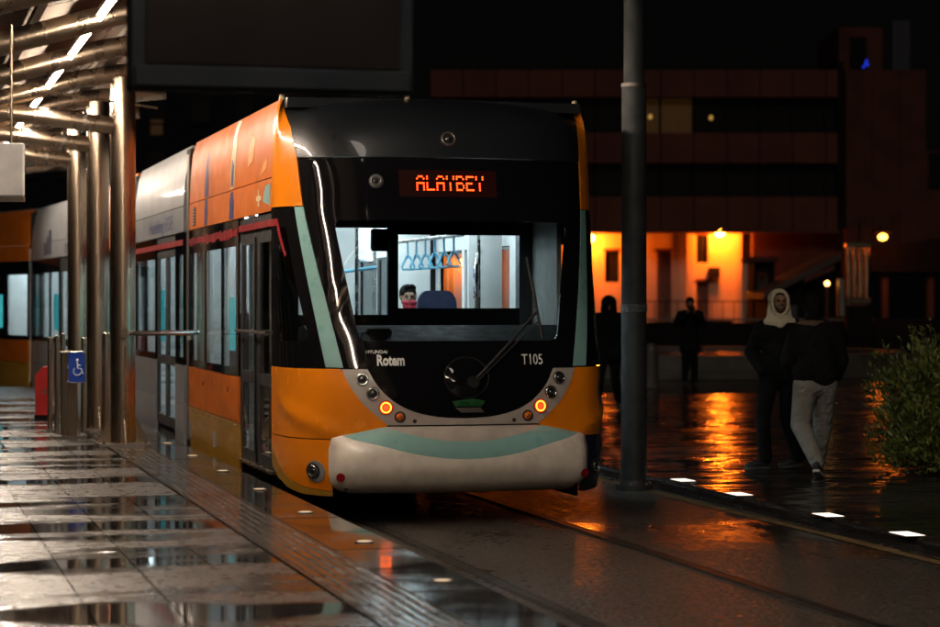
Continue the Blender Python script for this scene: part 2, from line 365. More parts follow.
# ------------------------------------------------------------------ the tram
TX = 4.30
_pts = [(0, 16.52), (.35, 16.535), (.7, 16.585), (1.0, 16.68), (1.15, 16.80), (1.24, 16.96), (1.295, 17.2), (1.325, 17.6)]
def _cr(p, n=8):
    out = []; P = [(-p[1][0], p[1][1])] + p + [(1.325, 18.1)]
    for i in range(1, len(P) - 2):
        a, b, c, d = P[i - 1:i + 3]
        for k in range(n):
            t = k / n
            out.append(tuple(.5 * ((2 * b[j]) + (-a[j] + c[j]) * t + (2 * a[j] - 5 * b[j] + 4 * c[j] - d[j]) * t * t + (-a[j] + 3 * b[j] - 3 * c[j] + d[j]) * t ** 3) for j in (0, 1)))
    out.append(p[-1]); return out
_pl = _cr(_pts); _S = [0]
for i in range(1, len(_pl)): _S.append(_S[-1] + math.dist(_pl[i], _pl[i - 1]))
SC = _S[-1]                                 # girth from the nose to where the flat side begins
def plan(s):
    a = abs(s)
    if a >= SC: u, y = 1.325, 17.6 + a - SC
    else:
        i = min(bisect.bisect_right(_S, a) - 1, len(_S) - 2); t = (a - _S[i]) / (_S[i + 1] - _S[i])
        u = _pl[i][0] + (_pl[i + 1][0] - _pl[i][0]) * t; y = _pl[i][1] + (_pl[i + 1][1] - _pl[i][1]) * t
    return (u if s >= 0 else -u), y
def sst(a, b, x):
    t = max(0, min(1, (x - a) / (b - a))); return t * t * (3 - 2 * t)
def tab(tb, x):
    if x <= tb[0][0]: return tb[0][1]
    for (a, b), (c, d) in zip(tb, tb[1:]):
        if x <= c: return b + (d - b) * (x - a) / (c - a)
    return tb[-1][1]
def smooth_tab(tb, n=120):                  # rounds the corners of a profile table
    x0, x1 = tb[0][0], tb[-1][0]; h = (x1 - x0) / n; raw = [tab(tb, x0 + h * i) for i in range(n + 1)]
    for _ in range(10): raw = [raw[0]] + [(raw[i - 1] + 2 * raw[i] + raw[i + 1]) / 4 for i in range(1, n)] + [raw[-1]]
    return lambda x: (lambda q: raw[0] if q <= 0 else raw[-1] if q >= n else raw[int(q)] + (raw[int(q) + 1] - raw[int(q)]) * (q - int(q)))((x - x0) / h)
def smooth_path(p, n=5):
    P = [p[0]] + p + [p[-1]]; out = []
    for i in range(1, len(P) - 2):
        a, b, c, d = P[i - 1:i + 3]
        for k in range(n):
            t = k / n; out.append(tuple(.5 * ((2 * b[j]) + (-a[j] + c[j]) * t + (2 * a[j] - 5 * b[j] + 4 * c[j] - d[j]) * t * t + (-a[j] + 3 * b[j] - 3 * c[j] + d[j]) * t ** 3) for j in range(len(b))))
    return out + [p[-1]]
RAKE = smooth_tab([(.2, .06), (.4, .0), (.9, .0), (1.1, .02), (1.5, .12), (2.0, .27), (2.5, .41), (2.9, .50), (3.1, .57), (3.22, .66), (3.3, .80), (3.36, .98)])
WID = smooth_tab([(.2, .985), (.5, 1), (2.4, 1), (2.9, .99), (3.15, .978), (3.28, .962), (3.36, .93)])
def surf(s, z):
    u, y = plan(s); k = 1 - sst(16.75, 17.7, y)
    return Vector((TX + u * WID(z), y + RAKE(z) * k, z))
def on(s, z, off=0.0):
    p = surf(s, z)
    if not off: return p
    e = .01; a = surf(s + e, z) - surf(s - e, z); b = surf(s, z + e) - surf(s, z - e)
    return p + a.cross(b).normalized() * off
def normal(s, z): return (on(s, z, 1) - surf(s, z)).normalized()
def inside(x, y, loops):
    c = False
    for lp in loops:
        j = len(lp) - 1
        for i in range(len(lp)):
            (xi, yi), (xj, yj) = lp[i], lp[j]
            if (yi > y) != (yj > y) and x < (xj - xi) * (y - yi) / (yj - yi) + xi: c = not c
            j = i
    return c
def dens(lp, d):
    out = []
    for i in range(len(lp)):
        a, b = lp[i], lp[(i + 1) % len(lp)]; n = max(1, int(math.dist(a, b) / d))
        out += [(a[0] + (b[0] - a[0]) * k / n, a[1] + (b[1] - a[1]) * k / n) for k in range(n)]
    return out
def rnd(lp, r, n=5):                        # rounds the corners of an outline
    out = []; N = len(lp)
    for i in range(N):
        p, a, b = Vector(lp[i]), Vector(lp[i - 1]), Vector(lp[(i + 1) % N])
        ra = min(r, (a - p).length * .45); rb = min(r, (b - p).length * .45)
        A = p + (a - p).normalized() * ra; B = p + (b - p).normalized() * rb
        for k in range(n + 1):
            t = k / n; q = A * (1 - t) ** 2 + p * 2 * t * (1 - t) + B * t * t; out.append((q.x, q.y))
    return out
def panel(name, loops, m, parent, mp=None, thick=.02, off=0.0, grid=.07, smooth=35, fx=None):
    """a sheet cut to an outline in (girth, height), bent onto the body and given thickness"""
    if isinstance(loops[0][0], (int, float)): loops = [loops]
    mp = mp or on
    loops = [dens(l, grid) for l in loops]; vs, es = [], []
    for l in loops:
        b = len(vs); vs += l; es += [(b + i, b + (i + 1) % len(l)) for i in range(len(l))]
    nb = len(vs)
    x0 = min(v[0] for v in vs); x1 = max(v[0] for v in vs); y0 = min(v[1] for v in vs); y1 = max(v[1] for v in vs)
    segs = [(vs[a], vs[b]) for a, b in es]
    def near(x, y):
        for (ax, ay), (bx, by) in segs:
            if (x - ax) ** 2 + (y - ay) ** 2 < (grid * .42) ** 2: return True
        return False
    yy = y0 + grid * .5
    while yy < y1:
        xx = x0 + grid * .5
        while xx < x1:
            if inside(xx, yy, loops) and not near(xx, yy): vs.append((xx, yy))
            xx += grid
        yy += grid
    r = delaunay_2d_cdt([Vector(v) for v in vs], es, [], 0, 1e-5)
    pv, pf = r[0], r[2]
    pf = [f for f in pf if inside(sum(pv[i].x for i in f) / 3, sum(pv[i].y for i in f) / 3, loops)]
    use = sorted({i for f in pf for i in f}); ix = {q: i for i, q in enumerate(use)}; n = len(use)
    F = fx or (lambda s, z: 0)
    V = [mp(pv[i].x, pv[i].y, off + F(pv[i].x, pv[i].y)) for i in use] + [mp(pv[i].x, pv[i].y, off - thick) for i in use]
    fr = [tuple(ix[i] for i in f) for f in pf]; cnt = {}
    for f in fr:
        for a, b in zip(f, f[1:] + f[:1]): cnt[(a, b)] = 1
    fs = list(fr) + [tuple(i + n for i in reversed(f)) for f in fr]
    for (a, b) in cnt:
        if (b, a) not in cnt: fs.append((b, a, a + n, b + n))
    me = bpy.data.meshes.new(name); me.from_pydata(V, [], fs); me.materials.append(m)
    me.polygons.foreach_set('use_smooth', [True] * len(me.polygons)); me.set_sharp_from_angle(angle=R(smooth)); me.update()
    bm = bmesh.new(); bm.from_mesh(me); bmesh.ops.recalc_face_normals(bm, faces=bm.faces[:]); bm.to_mesh(me); bm.free()
    return link(name, me, parent)
def mir(lp): return [(-s, z) for s, z in lp]
def textmesh(s, size, extrude=.002, bold=0.0, sx=1.0):
    cu = bpy.data.curves.new('txt', 'FONT'); cu.body = s; cu.size = size; cu.offset = bold; cu.resolution_u = 3
    o = bpy.data.objects.new('txt', cu); C.objects.link(o); bpy.context.view_layer.update()
    dg = bpy.context.evaluated_depsgraph_get(); me = bpy.data.meshes.new_from_object(o.evaluated_get(dg))
    vs = [(v.co.x * sx, v.co.y) for v in me.vertices]; fs = [tuple(p.vertices) for p in me.polygons]
    bpy.data.objects.remove(o); bpy.data.curves.remove(cu); bpy.data.meshes.remove(me)
    return vs, fs
def letters(name, s, size, s0, z0, m, parent, off=.004, bold=.0, sx=1.0, mp=None, width=None):
    vs, fs = textmesh(s, size, bold=bold, sx=sx)
    if width:
        x1 = max(v[0] for v in vs); k = width / x1; vs = [(x * k, y) for x, y in vs]
    me = bpy.data.meshes.new(name); me.from_pydata([(mp or on)(s0 + x, z0 + y, off) for x, y in vs], [], fs); me.materials.append(m); me.update()
    return link(name, me, parent)

tram = empty('tram', (0, 0, 0))
tag(tram, 'orange and silver articulated tram with black front standing at the wet platform', 'tram')
# ---- nose
teal = [(-1.30, 2.455), (-1.20, 2.455), (-.935, 1.205), (-1.07, 1.205)]
outer = [(.945, 1.192), (.885, 1.06), (.79, .93), (.68, .83), (.60, .765)]
inner = [(.745, 1.192), (.675, 1.07), (.56, .955), (.40, .872), (.2, .829), (0, .818)]
outer = smooth_path(outer, 3); inner = smooth_path(inner, 3)
ridge = lambda s, z: .028 * math.exp(-(((z - (.985 - (abs(s) - .95) * -.0 - .27 * (1.9 - abs(s)) / .9)) / .055) ** 2)) * sst(1.95, 1.5, abs(s)) * sst(.9, 1.05, abs(s)) if abs(s) > .9 else 0
for sg in (-1, 1):
    f = (lambda l: l) if sg < 0 else mir
    panel('corner_panel', f([(-2.03, 1.195), (-.955, 1.195)] + [(-a, b) for a, b in outer[1:]] + [(-.62, .745), (-.80, .715), (-.95, .68), (-1.04, .66), (-2.03, .66)]), M['orange'], tram, thick=.02, off=0, grid=.06, fx=ridge)
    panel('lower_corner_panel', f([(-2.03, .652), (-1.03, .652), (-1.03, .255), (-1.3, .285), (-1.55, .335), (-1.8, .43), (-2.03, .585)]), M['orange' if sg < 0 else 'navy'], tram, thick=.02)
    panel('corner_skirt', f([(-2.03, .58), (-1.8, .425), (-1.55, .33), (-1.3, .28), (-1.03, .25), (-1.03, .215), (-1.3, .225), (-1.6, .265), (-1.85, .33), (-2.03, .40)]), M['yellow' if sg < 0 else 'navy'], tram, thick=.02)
    panel('pillar_stripe', f(teal), M['teal'], tram, thick=.02, off=.003)
    # roof-high orange corner
    panel('roof_corner_panel', f([(-1.205, 2.462), (-2.03, 2.462), (-2.03, 3.335), (-1.80, 3.335), (-1.52, 3.30), (-1.34, 3.10), (-1.26, 2.85)]), M['orange'], tram, thick=.02, off=.004)
    cab = rnd(f([(-1.66, 2.30), (-1.455, 2.30), (-1.205, 1.41), (-1.74, 1.40)]), .06)
    sur = panel('cab_window_surround', [f([(-2.03, 2.452), (-1.305, 2.452), (-1.075, 1.203), (-2.03, 1.203)]), cab], M['black'], tram, thick=.02)
    panel('cab_window', rnd(f([(-1.66, 2.30), (-1.455, 2.30), (-1.205, 1.41), (-1.74, 1.40)]), .06), M['windscreen'], tram, thick=.004, off=-.004)
clear = rnd([(-.945, 2.345), (.985, 2.345), (.80, 1.405), (-.80, 1.405)], .07)
lowU = [(-.93, 1.200)] + [(-.75, 1.200)] + [(-a, b) for a, b in inner[1:]] + [(a, b) for a, b in reversed(inner[:-1])][:-1] + [(.75, 1.200), (.93, 1.200)]
panel('windscreen_surround', [[(-1.195, 2.455), (-1.215, 2.62), (-1.245, 2.84), (1.245, 2.84), (1.215, 2.62), (1.195, 2.455)] + list(reversed(lowU)), clear], M['black'], tram, thick=.015, grid=.06)
panel('windscreen', rnd([(-.945, 2.345), (.985, 2.345), (.80, 1.405), (-.80, 1.405)], .07), M['windscreen'], tram, thick=.005, off=-.004)
panel('roof_fairing', [(-1.255, 2.85), (1.255, 2.85), (1.335, 3.10), (1.515, 3.30), (1.80, 3.352), (0, 3.352), (-1.80, 3.352), (-1.515, 3.30), (-1.335, 3.10)], M['roofblack'], tram, thick=.02, off=.002, grid=.06, smooth=60)
panel('lamp_ring', [(-.945, 1.190)] + [(-a, b) for a, b in outer[1:]] + [(.60, .765)] + [(a, b) for a, b in reversed(outer[1:-1])] + [(.945, 1.190), (.747, 1.190)] + [(a, b - .006) for a, b in inner[1:]] + [(-a, b - .006) for a, b in reversed(inner[1:-1])] + [(-.747, 1.190)], M['ring'], tram, thick=.02, off=.006, grid=.05)
# bumper: profile along t, protruding from the nose
BP = smooth_tab([(0, .0), (.06, .055), (.14, .085), (.35, .125), (.6, .135), (.8, .095), (.92, .035), (1.0, -.03)], 60)
def bump(s, t, off=0):
    e = sst(1.06, .93, abs(s)); zt = .755 - .06 * sst(.55, 1.05, abs(s)); zb = .232 + .03 * sst(.9, 1.06, abs(s))
    return on(s, zt + (zb - zt) * t, .004 + BP(t) * (.12 + .88 * e) + off)
bo = rnd([(-1.05, 0.03), (-.95, 0), (.95, 0), (1.05, .03), (1.05, .96), (.98, 1), (-.98, 1), (-1.05, .96)], .04)
arc = lambda w, t0, t1, n=18: [(-w + 2 * w * k / n, t0 + (t1 - t0) * (1 - ((-1 + 2 * k / n) ** 2))) for k in range(n + 1)]
A1, A2 = arc(.95, .03, .47), arc(.62, .0, .22)
bp = panel('bumper', [[(-1.03, .06)] + A1 + [(1.03, .06), (1.05, .25), (1.055, .70), (1.035, .88), (.98, .97), (.90, 1), (-.90, 1), (-.98, .97), (-1.035, .88), (-1.055, .70), (-1.05, .25)]], M['bumper'], tram, mp=bump, thick=.03, grid=.045, smooth=60)
panel('bumper_band', [A1[0]] + A2 + list(reversed(A1))[:-1], M['teal'], tram, mp=bump, thick=.02, off=-.003, grid=.045)
panel('bumper_crown', A2, M['ring'], tram, mp=bump, thick=.02, off=-.002, grid=.045)
MB().prism([(-.95 + TX, 16.74), (.95 + TX, 16.74), (1.12 + TX, 16.95), (1.26 + TX, 17.6), (-1.26 + TX, 17.6), (-1.12 + TX, 16.95)], 'z', .28, .66).build('underframe', M['matblack'], tram)
# lamps in the ring
for sg in (-1, 1):
    for k, (s, z, r) in enumerate([(.790, 1.115, .052), (.712, 1.005, .052), (.615, .900, .056), (.508, .828, .044)]):
        s *= sg; nr = normal(s, z); c = on(s, z, .010); hl = None
        if k < 2:
            hl = MB().disc(c + nr * .004, nr, r, .03, 24).build('headlight', M['matblack'], tram, 40)
            MB().ring(c + nr * .006, nr, r * .80, .008).build('bezel', M['chrome'], hl, 60)
            MB().ball(c - nr * .012, r * .62).build('lens', M['lens'], hl, 60)
        elif k == 2:
            hl = MB().disc(c + nr * .004, nr, r, .03, 24).build('running_light', M['redlens'], tram, 40)
            a = nr.orthogonal().normalized(); b2 = nr.cross(a); q = MB()
            for i in range(20):
                t = 2 * math.pi * i / 20; q.ball(c + nr * .008 + (a * math.cos(t) + b2 * math.sin(t)) * r * .66, .0085, 1)
            q.build('lit_ring', M['drl'], hl, 60)
            MB().disc(c + nr * .007, nr, r * .40, .006, 16).build('core', M['drlcore'], hl, 40)
        else:
            hl = MB().disc(c + nr * .003, nr, r, .03, 24).build('turn_signal', M['matblack'], tram, 40)
            MB().ball(c - nr * .010, r * .80).build('lens', M['amber'], hl, 60)
    for (s, z, r) in [(.395, .795, .016)]:
        MB().disc(on(s * sg, z, .009), normal(s * sg, z), r, .02, 14).build('sensor', M['matblack'], tram)
    s, z = 1.195 * sg, .412; nr = normal(s, z)
    if sg < 0: MB().disc(on(s + .02, z - .005, .003), normal(s, z), .085, .02, 28).build('fog_light_plate', M['silver'], tram, 40)
    fl = MB().disc(on(s, z, .012), nr, .062, .04, 24).build('fog_light', M['matblack'], tram, 40)
    MB().ring(on(s, z, .014), nr, .042, .008).build('bezel', M['chrome'], fl, 60); MB().ball(on(s, z, -.012), .036).build('lens', M['lens'], fl, 60)
    t = .72; nr = (bump(.94 * sg, t, 1) - bump(.94 * sg, t)).normalized()
    MB().disc(bump(.945 * sg, .66, .012), (bump(.945 * sg, .66, 1) - bump(.945 * sg, .66)).normalized(), .034, .03, 22).build('reflector', M['redlens'], tram, 40)
    MB().disc(bump(.915 * sg, .86, .008), nr, .014, .02, 14).build('bumper_plug', M['matblack'], tram, 40)
# top lamp, camera, destination display
nr = normal(.03, 2.995)
tl = MB().disc(on(.0, 2.995, .012), nr, .07, .04, 28).build('top_lamp', M['matblack'], tram, 40)
MB().ring(on(0, 2.995, .014), nr, .052, .010).build('bezel', M['steeldark'], tl, 60); MB().ball(on(0, 2.995, -.008), .040).build('lens', M['lens'], tl, 60)
tc_ = MB().disc(on(-.60, 2.655, .006), normal(-.6, 2.655), .058, .03, 24).build('front_camera', M['inpanel'], tram, 40)
MB().ring(on(-.60, 2.655, .010), normal(-.6, 2.655), .040, .008).build('bezel', M['steeldark'], tc_, 60); MB().ball(on(-.6, 2.655, -.008), .026).build('lens', M['lens'], tc_, 60)
dsp = panel('destination_display', [(-.42, 2.535), (.375, 2.535), (.375, 2.745), (-.42, 2.745)], M['ledpanel'], tram, thick=.01, off=.003)
FONT5 = {'A': '01110 10001 10001 11111 10001 10001 10001', 'L': '10000 10000 10000 10000 10000 10000 11111', 'Y': '10001 10001 01010 00100 00100 00100 00100', 'B': '11110 10001 10001 11110 10001 10001 11110', 'E': '11111 10000 10000 11110 10000 10000 11111'}
x0 = -.275; pit = .0134
for i, ch in enumerate('ALAYBEY'):
    q = MB()
    for r_, row in enumerate(FONT5[ch].split()):
        if r_ in (2,): continue                # the refresh gap the shutter caught
        for c_, bit in enumerate(row):
            if bit == '1': q.ball(on(x0 + (i * 6 + c_) * pit, 2.694 - r_ * .0175, .006), (.0074, .003, .0074), 1)
    q.build('display_letter', M['led'], dsp)['kind'] = 'stuff'
letters('maker_name', 'Rotem', .112, -.675, 1.222, M['white'], tram, .004, .004, width=.215)
letters('maker_name', 'HYUNDAI', .036, -.755, 1.312, M['white'], tram, .004, .0004, width=.165)
letters('fleet_number', 'T105', .115, .475, 1.222, M['white'], tram, .004, .0008, width=.18)
# wipers
def wiper(p0, p1, blade0, blade1, name='wiper'):
    wq = MB().tube([on(*p0, .03), on((p0[0] + p1[0]) / 2, (p0[1] + p1[1]) / 2, .055), on(*p1, .035)], .011, 8).build(name, M['matblack'], tram, 40)
    MB().tube([on(blade0[0] + (blade1[0] - blade0[0]) * k / 8, blade0[1] + (blade1[1] - blade0[1]) * k / 8, .018) for k in range(9)], .012, 6).build('blade', M['matblack'], wq, 40)
    MB().tube([on(p0[0] + .05, p0[1] + .02, .03), on(p1[0] + .01, p1[1] - .07, .04)], .007, 6).build('link_rod', M['matblack'], wq, 40)
    MB().disc(on(*p0, .05), normal(*p0), .05, .05, 18).build('pivot', M['lens'], wq, 40)
wiper((.06, 1.085), (.62, 1.62), (.66, 1.42), (.58, 2.05))
em = MB().disc(on(.02, 1.06, .006), normal(.02, 1.06), .06, .01, 40).build('wiper_motor_cover', M['black'], tram, 40)
nc = normal(.02, 1.09)
MB().add([on(.02 + .175 * math.sin(t) * math.sqrt(u), 1.125 + .155 * math.cos(t) * math.sqrt(u), .004 + .028 * (1 - u)) for u in (0.001, .15, .35, .6, .82, 1) for t in [2 * math.pi * k / 32 for k in range(32)]], [(a * 32 + k, a * 32 + (k + 1) % 32, a * 32 + 32 + (k + 1) % 32, a * 32 + 32 + k) for a in range(5) for k in range(32)]).build('dome', M['black'], em, 60)
MB().tube([on(.02 + .175 * math.sin(t), 1.125 + .155 * math.cos(t), .006) for t in [2 * math.pi * k / 40 for k in range(40)]], .004, 6, closed=True).build('trim_ring', M['matblack'], em, 60)
panel('front_badge', [(-.08, .905), (.13, .905), (.16, .945), (.06, .965), (-.10, .945)], mat('green_badge', (.012, .075, .022), .3), tram, thick=.006, off=.009)
panel('front_badge', [(-.03, .858), (.15, .858), (.12, .895), (-.08, .895)], M['steeldark'], tram, thick=.006, off=.009)
for sg in (-1, 1):
    MB().tube([on(1.76 * sg, 3.33, .0), on(1.76 * sg, 3.33, 0) + Vector((0, 0, .05))], [.03, .018], 10).build('roof_bolt', M['cream'], tram, 40)
MB().tube([(TX - .23, 17.5, 3.33), (TX - .23, 17.5, 3.39)], .02, 10).build('roof_bolt', M['cream'], tram, 40)
panel('fin_decal', mir([(-1.30, 1.12), (-1.24, 1.0), (-1.27, .88), (-1.33, .93)]), M['navy'], tram, thick=.004, off=.008)

# ---- side of the leading module: straight part, girth SC.. to 7.05
def side(sg):
    f = (lambda l: l) if sg < 0 else mir
    def rect(a, b, z0, z1): return f([(-a, z0), (-b, z0), (-b, z1), (-a, z1)])
    P = lambda n, a, b, z0, z1, m, par=tram, off=0.0, th=.02, g=.25: panel(n, rect(a, b, z0, z1), m, par, thick=th, off=off, grid=g)
    P('roof_side_panel', 2.035, 7.05, 2.712, 3.335, M['orange_dirty'], g=.12)
    P('upper_side_panel', 2.035, 7.05, 2.44, 2.704, M['orange_dirty'])
    # door: two leaves, each with an upper and lower pane
    d = P('door', 2.04, 3.76, .345, 2.43, M['matblack'], off=-.05, th=.01)
    bpy.data.objects.remove(d)
    d = panel('door', [rect(2.04, 3.76, .345, 2.43)] + [rect(a, a + .56, z0, z1) for a in (2.16, 3.06) for z0, z1 in ((.45, 1.02), (1.12, 2.20))], M['matblack'], tram, thick=.03, off=-.02, grid=.3)
    for a in (2.16, 3.06):
        for z0, z1 in ((.45, 1.02), (1.12, 2.20)): P('pane', a, a + .56, z0, z1, M['wintint'], d, -.026, .004)
    P('door_seal', 2.885, 2.915, .36, 2.25, M['indark'], d, -.005, .01)
    hb = MB().tube([on(-2.1 * -sg * -1 if 0 else sg * 2.10, 1.46, .03), on(sg * 3.70, 1.46, .03)], .014, 8).build('handle', M['chrome'], d, 40)  # chrome bar stands in for the barrier rail's reflection in the door glass
    P('door_sill', 2.06, 3.74, .325, .344, M['steel'], d, .02, .06)
    # windows
    wins = [(3.90, 4.72), (4.80, 5.86), (5.94, 6.96)]
    sur = panel('window_surround', [rect(3.77, 7.05, 1.06, 2.432)] + [rect(a, b, 1.13, 2.20) for a, b in wins], M['black'], tram, thick=.02, grid=.3)
    for a, b in wins: P('window', a, b, 1.13, 2.20, M['wintint'], tram, -.004, .004)
    for a, b in ((3.775, 5.38), (5.39, 7.05)):
        P('lower_side_panel', a, b, .655, 1.052, M['orange_dirty'])
        sk = P('skirt_panel', a, b, .20, .648, M['yellow'])
        for k in range(4):
            s = sg * (a + .2 + k * .4); MB().disc(on(s, .62, .006), normal(s, .62), .013, .01, 10).build('bolt', M['steeldark'], sk)
        MB().box(-.012, -.012, -.07, .012, .012, .07).build('latch', M['silver'], sk, loc=on(sg * (b - .15), .42, .008))
        MB().disc(on(sg * (a + .6), .92, .004), normal(sg * 4.5, .9), .026, .01, 14).build('lock', M['matblack'], sk)
    P('underside_fairing', 2.04, 7.05, .10, .33, M['matblack'], off=-.06)
    if sg < 0:
        # red line of print along the window heads
        P('red_stripe', 1.72, 3.72, 2.315, 2.37, M['red'], off=.004, th=.003)
        panel('red_stripe', [(-1.72, 2.375), (-1.72, 2.285), (-1.50, 2.06), (-1.46, 2.08), (-1.66, 2.33)], M['red'], tram, thick=.003, off=.004)
        random.seed(5); a = 3.80
        while a < 6.95:
            wd = random.uniform(.07, .15); P('red_print', a, a + wd, 2.265 + random.uniform(0, .03), 2.345 + random.uniform(0, .02), M['red'], off=.004, th=.003); a += wd + random.uniform(.012, .03)
        panel('brush_decal', [(-5.95, 2.72), (-5.70, 2.72), (-5.72, 2.92), (-5.79, 3.10), (-5.84, 3.17), (-5.90, 3.08), (-5.93, 2.9)], M['blue'], tram, thick=.003, off=.003)
        panel('brush_decal', [(-5.92, 2.45), (-5.74, 2.45), (-5.74, 2.70), (-5.92, 2.70)], M['blue'], tram, thick=.003, off=.003)
        panel('brush_decal', [(-4.30, 2.45), (-4.05, 2.45), (-4.06, 2.60), (-4.12, 2.69), (-4.24, 2.69), (-4.29, 2.60)], M['blue'], tram, thick=.003, off=.003)
        panel('brush_decal', [(-4.27, 2.72), (-4.06, 2.72), (-4.0, 2.95), (-3.98, 3.12), (-4.03, 3.20), (-4.25, 3.06), (-4.30, 2.86)], M['cream'], tram, thick=.003, off=.003)
        panel('brush_decal', [(-4.22, 2.74), (-4.12, 2.74), (-4.08, 2.92), (-4.2, 2.98)], M['blue'], tram, thick=.003, off=.006)
        panel('brush_decal', [(-4.22, 3.08), (-4.03, 3.21), (-3.98, 3.31), (-4.12, 3.325), (-4.22, 3.325)], M['white'], tram, thick=.003, off=.003)
        panel('petal_decal', [(-3.30, 2.86), (-3.05, 2.90), (-2.95, 3.08), (-3.1, 3.12), (-3.28, 3.0)], mat('pale_orange_print', (.72, .30, .08), .4), tram, thick=.003, off=.003)
        panel('petal_decal', [(-2.62, 2.74), (-2.30, 2.80), (-2.28, 2.88), (-2.5, 2.84)], bpy.data.materials['pale_orange_print'], tram, thick=.003, off=.003)
        panel('teal_decal', [(-2.46, 2.53), (-2.12, 2.49), (-2.12, 2.66), (-2.36, 2.655)], M['teal'], tram, thick=.004, off=.003)
        panel('star_decal', [(-2.72, 2.50), (-2.66, 2.50), (-2.66, 2.545), (-2.56, 2.545), (-2.56, 2.585), (-2.66, 2.585), (-2.66, 2.64), (-2.72, 2.64), (-2.72, 2.585), (-2.80, 2.585), (-2.80, 2.545), (-2.72, 2.545)], M['cream'], tram, thick=.003, off=.003)
        gr = P('vent', 6.55, 6.75, 2.47, 2.66, M['matblack'], off=.004, th=.003)
        for k in range(6): P('slat', 6.57, 6.73, 2.485 + k * .03, 2.50 + k * .03, M['silver'], gr, .012, .006)
side(-1); side(1)
# roof sheet of the leading module
q = MB()
q.prism([(TX - 1.22, 17.45), (TX + 1.22, 17.45), (TX + 1.22, 22.6), (TX - 1.22, 22.6)], 'z', 3.26, 3.34)
q.build('roof', M['roofblack'], tram)
MB().box(TX - .9, 18.6, 3.345, TX + .9, 22.0, 3.40, .04).build('roof_equipment', M['silver'], tram)

# ---- cab and saloon seen through the glass
XL, XR = TX - 1.28, TX + 1.28
MB().box(XL, 17.2, .30, XR, 22.6, .34).build('saloon_floor', M['infloor'], tram)
ce = MB().box(XL + .1, 18.6, 2.62, XR - .1, 22.6, 2.66).build('saloon_ceiling', M['inwhite'], tram)
for X in (TX - .62, TX + .62):
    for Y in (18.75, 20.15, 21.45): MB().box(X - .07, Y, 2.585, X + .07, Y + 1.15, 2.615).build('ceiling_light', M['strip'], ce)
# bulkhead behind the driver with two openings
pw = .05
q = MB()
Y0 = 18.5
for (a, b, z0, z1) in [(XL, 3.36, .34, 2.62), (4.135, 4.225, .34, 2.62), (5.30, XR, .34, 1.5), (5.42, XR, 1.5, 2.62), (3.36, 4.135, .34, 1.60), (3.36, 4.135, 2.34, 2.62), (4.225, 5.30, .34, 1.655), (4.225, 5.30, 2.285, 2.62)]:
    q.box(a, Y0, z0, b, Y0 + pw, z1)
q.build('cab_bulkhead', M['indark'], tram)
MB().box(5.30, 18.5, 1.5, 5.42, 18.62, 2.6).build('cab_pillar', M['inpanel'], tram)
# right-hand cab side: pale door panel seen behind the glass
MB().box(XR - .17, 17.75, 1.2, XR - .13, 18.48, 2.42).build('cab_side_panel', mat('cab_grey', (.30, .32, .32), .5), tram)
MB().tube([(TX + .98, 17.02, 1.42), (TX + 1.03, 17.2, 2.0), (TX + 1.06, 17.3, 2.36)], .018, 8).build('cab_grab_rail', M['inwhite'], tram, 40)
MB().prism([(16.78, 1.02), (17.05, 1.40), (17.5, 1.52), (17.75, 1.50), (17.75, .9), (16.9, .9)], 'x', TX - 1.08, TX + 1.08).build('dashboard', M['indark'], tram)
MB().box(TX - .93, 17.1, 1.42, TX - .70, 17.3, 1.475, .02).build('cab_switch_box', M['inwhite'], tram)
MB().tube([(TX - .70, 17.12, 1.30), (TX - .69, 17.1, 1.46), (TX - .52, 17.1, 1.47), (TX - .50, 17.12, 1.30)], .008, 6).build('dash_rail', M['chrome'], tram, 40)
MB().box(TX - .62, 17.2, 1.40, TX - .42, 17.3, 1.50, .02).build('instrument_hood', M['indark'], tram)
MB().box(3.97, 18.38, 2.14, 4.13, 18.46, 2.33, .015).build('cab_monitor', M['indark'], tram)
# saloon far screen and doorway panels
q = MB(); q.box(XL + .1, 22.5, .34, XL + .45, 22.56, 2.6); q.box(XR - .55, 22.5, .34, XR - .1, 22.56, 2.6); q.box(XL + .55, 22.5, 2.2, XR - .55, 22.56, 2.6)
q.build('saloon_end_wall', M['inwhite'], tram)
MB().box(3.98, 20.6, .34, 4.30, 20.64, 2.4).build('draught_screen', M['inwhite'], tram)
MB().box(5.20, 19.85, .34, 5.52, 19.9, 2.55).build('draught_screen', M['inwhite'], tram)
for k, (z0, z1, mm) in enumerate([(1.93, 1.98, 'signblue'), (1.99, 2.02, 'signblue'), (1.78, 1.85, 'signblue'), (1.74, 1.77, 'red'), (2.05, 2.07, 'red')]):
    MB().box(5.245, 19.843, z0, 5.285, 19.848, z1).build('notice', M[mm], tram)
for X, Y in ((4.05, 19.4), (5.15, 19.3), (4.56, 21.0), (3.9, 20.0)):
    MB().tube([(X, Y, .34), (X, Y, 2.6)], .017, 8).build('grab_pole', M['grab'], tram, 40)
MB().tube([(5.10, 19.2, 1.45), (5.10, 19.2, 2.05), (5.14, 19.3, 2.15), (5.25, 19.6, 2.17)], .017, 8).build('grab_pole', M['grab'], tram, 40)
MB().tube([(3.85, 19.5, 1.4), (3.86, 19.5, 1.85), (3.95, 19.5, 1.98), (4.25, 19.5, 2.02)], .017, 8).build('grab_pole', M['strap'], tram, 40)
rl = MB().tube([(4.90, 18.9, 2.30), (4.88, 21.8, 2.30)], .016, 8).build('strap_rail', M['grab'], tram, 40)
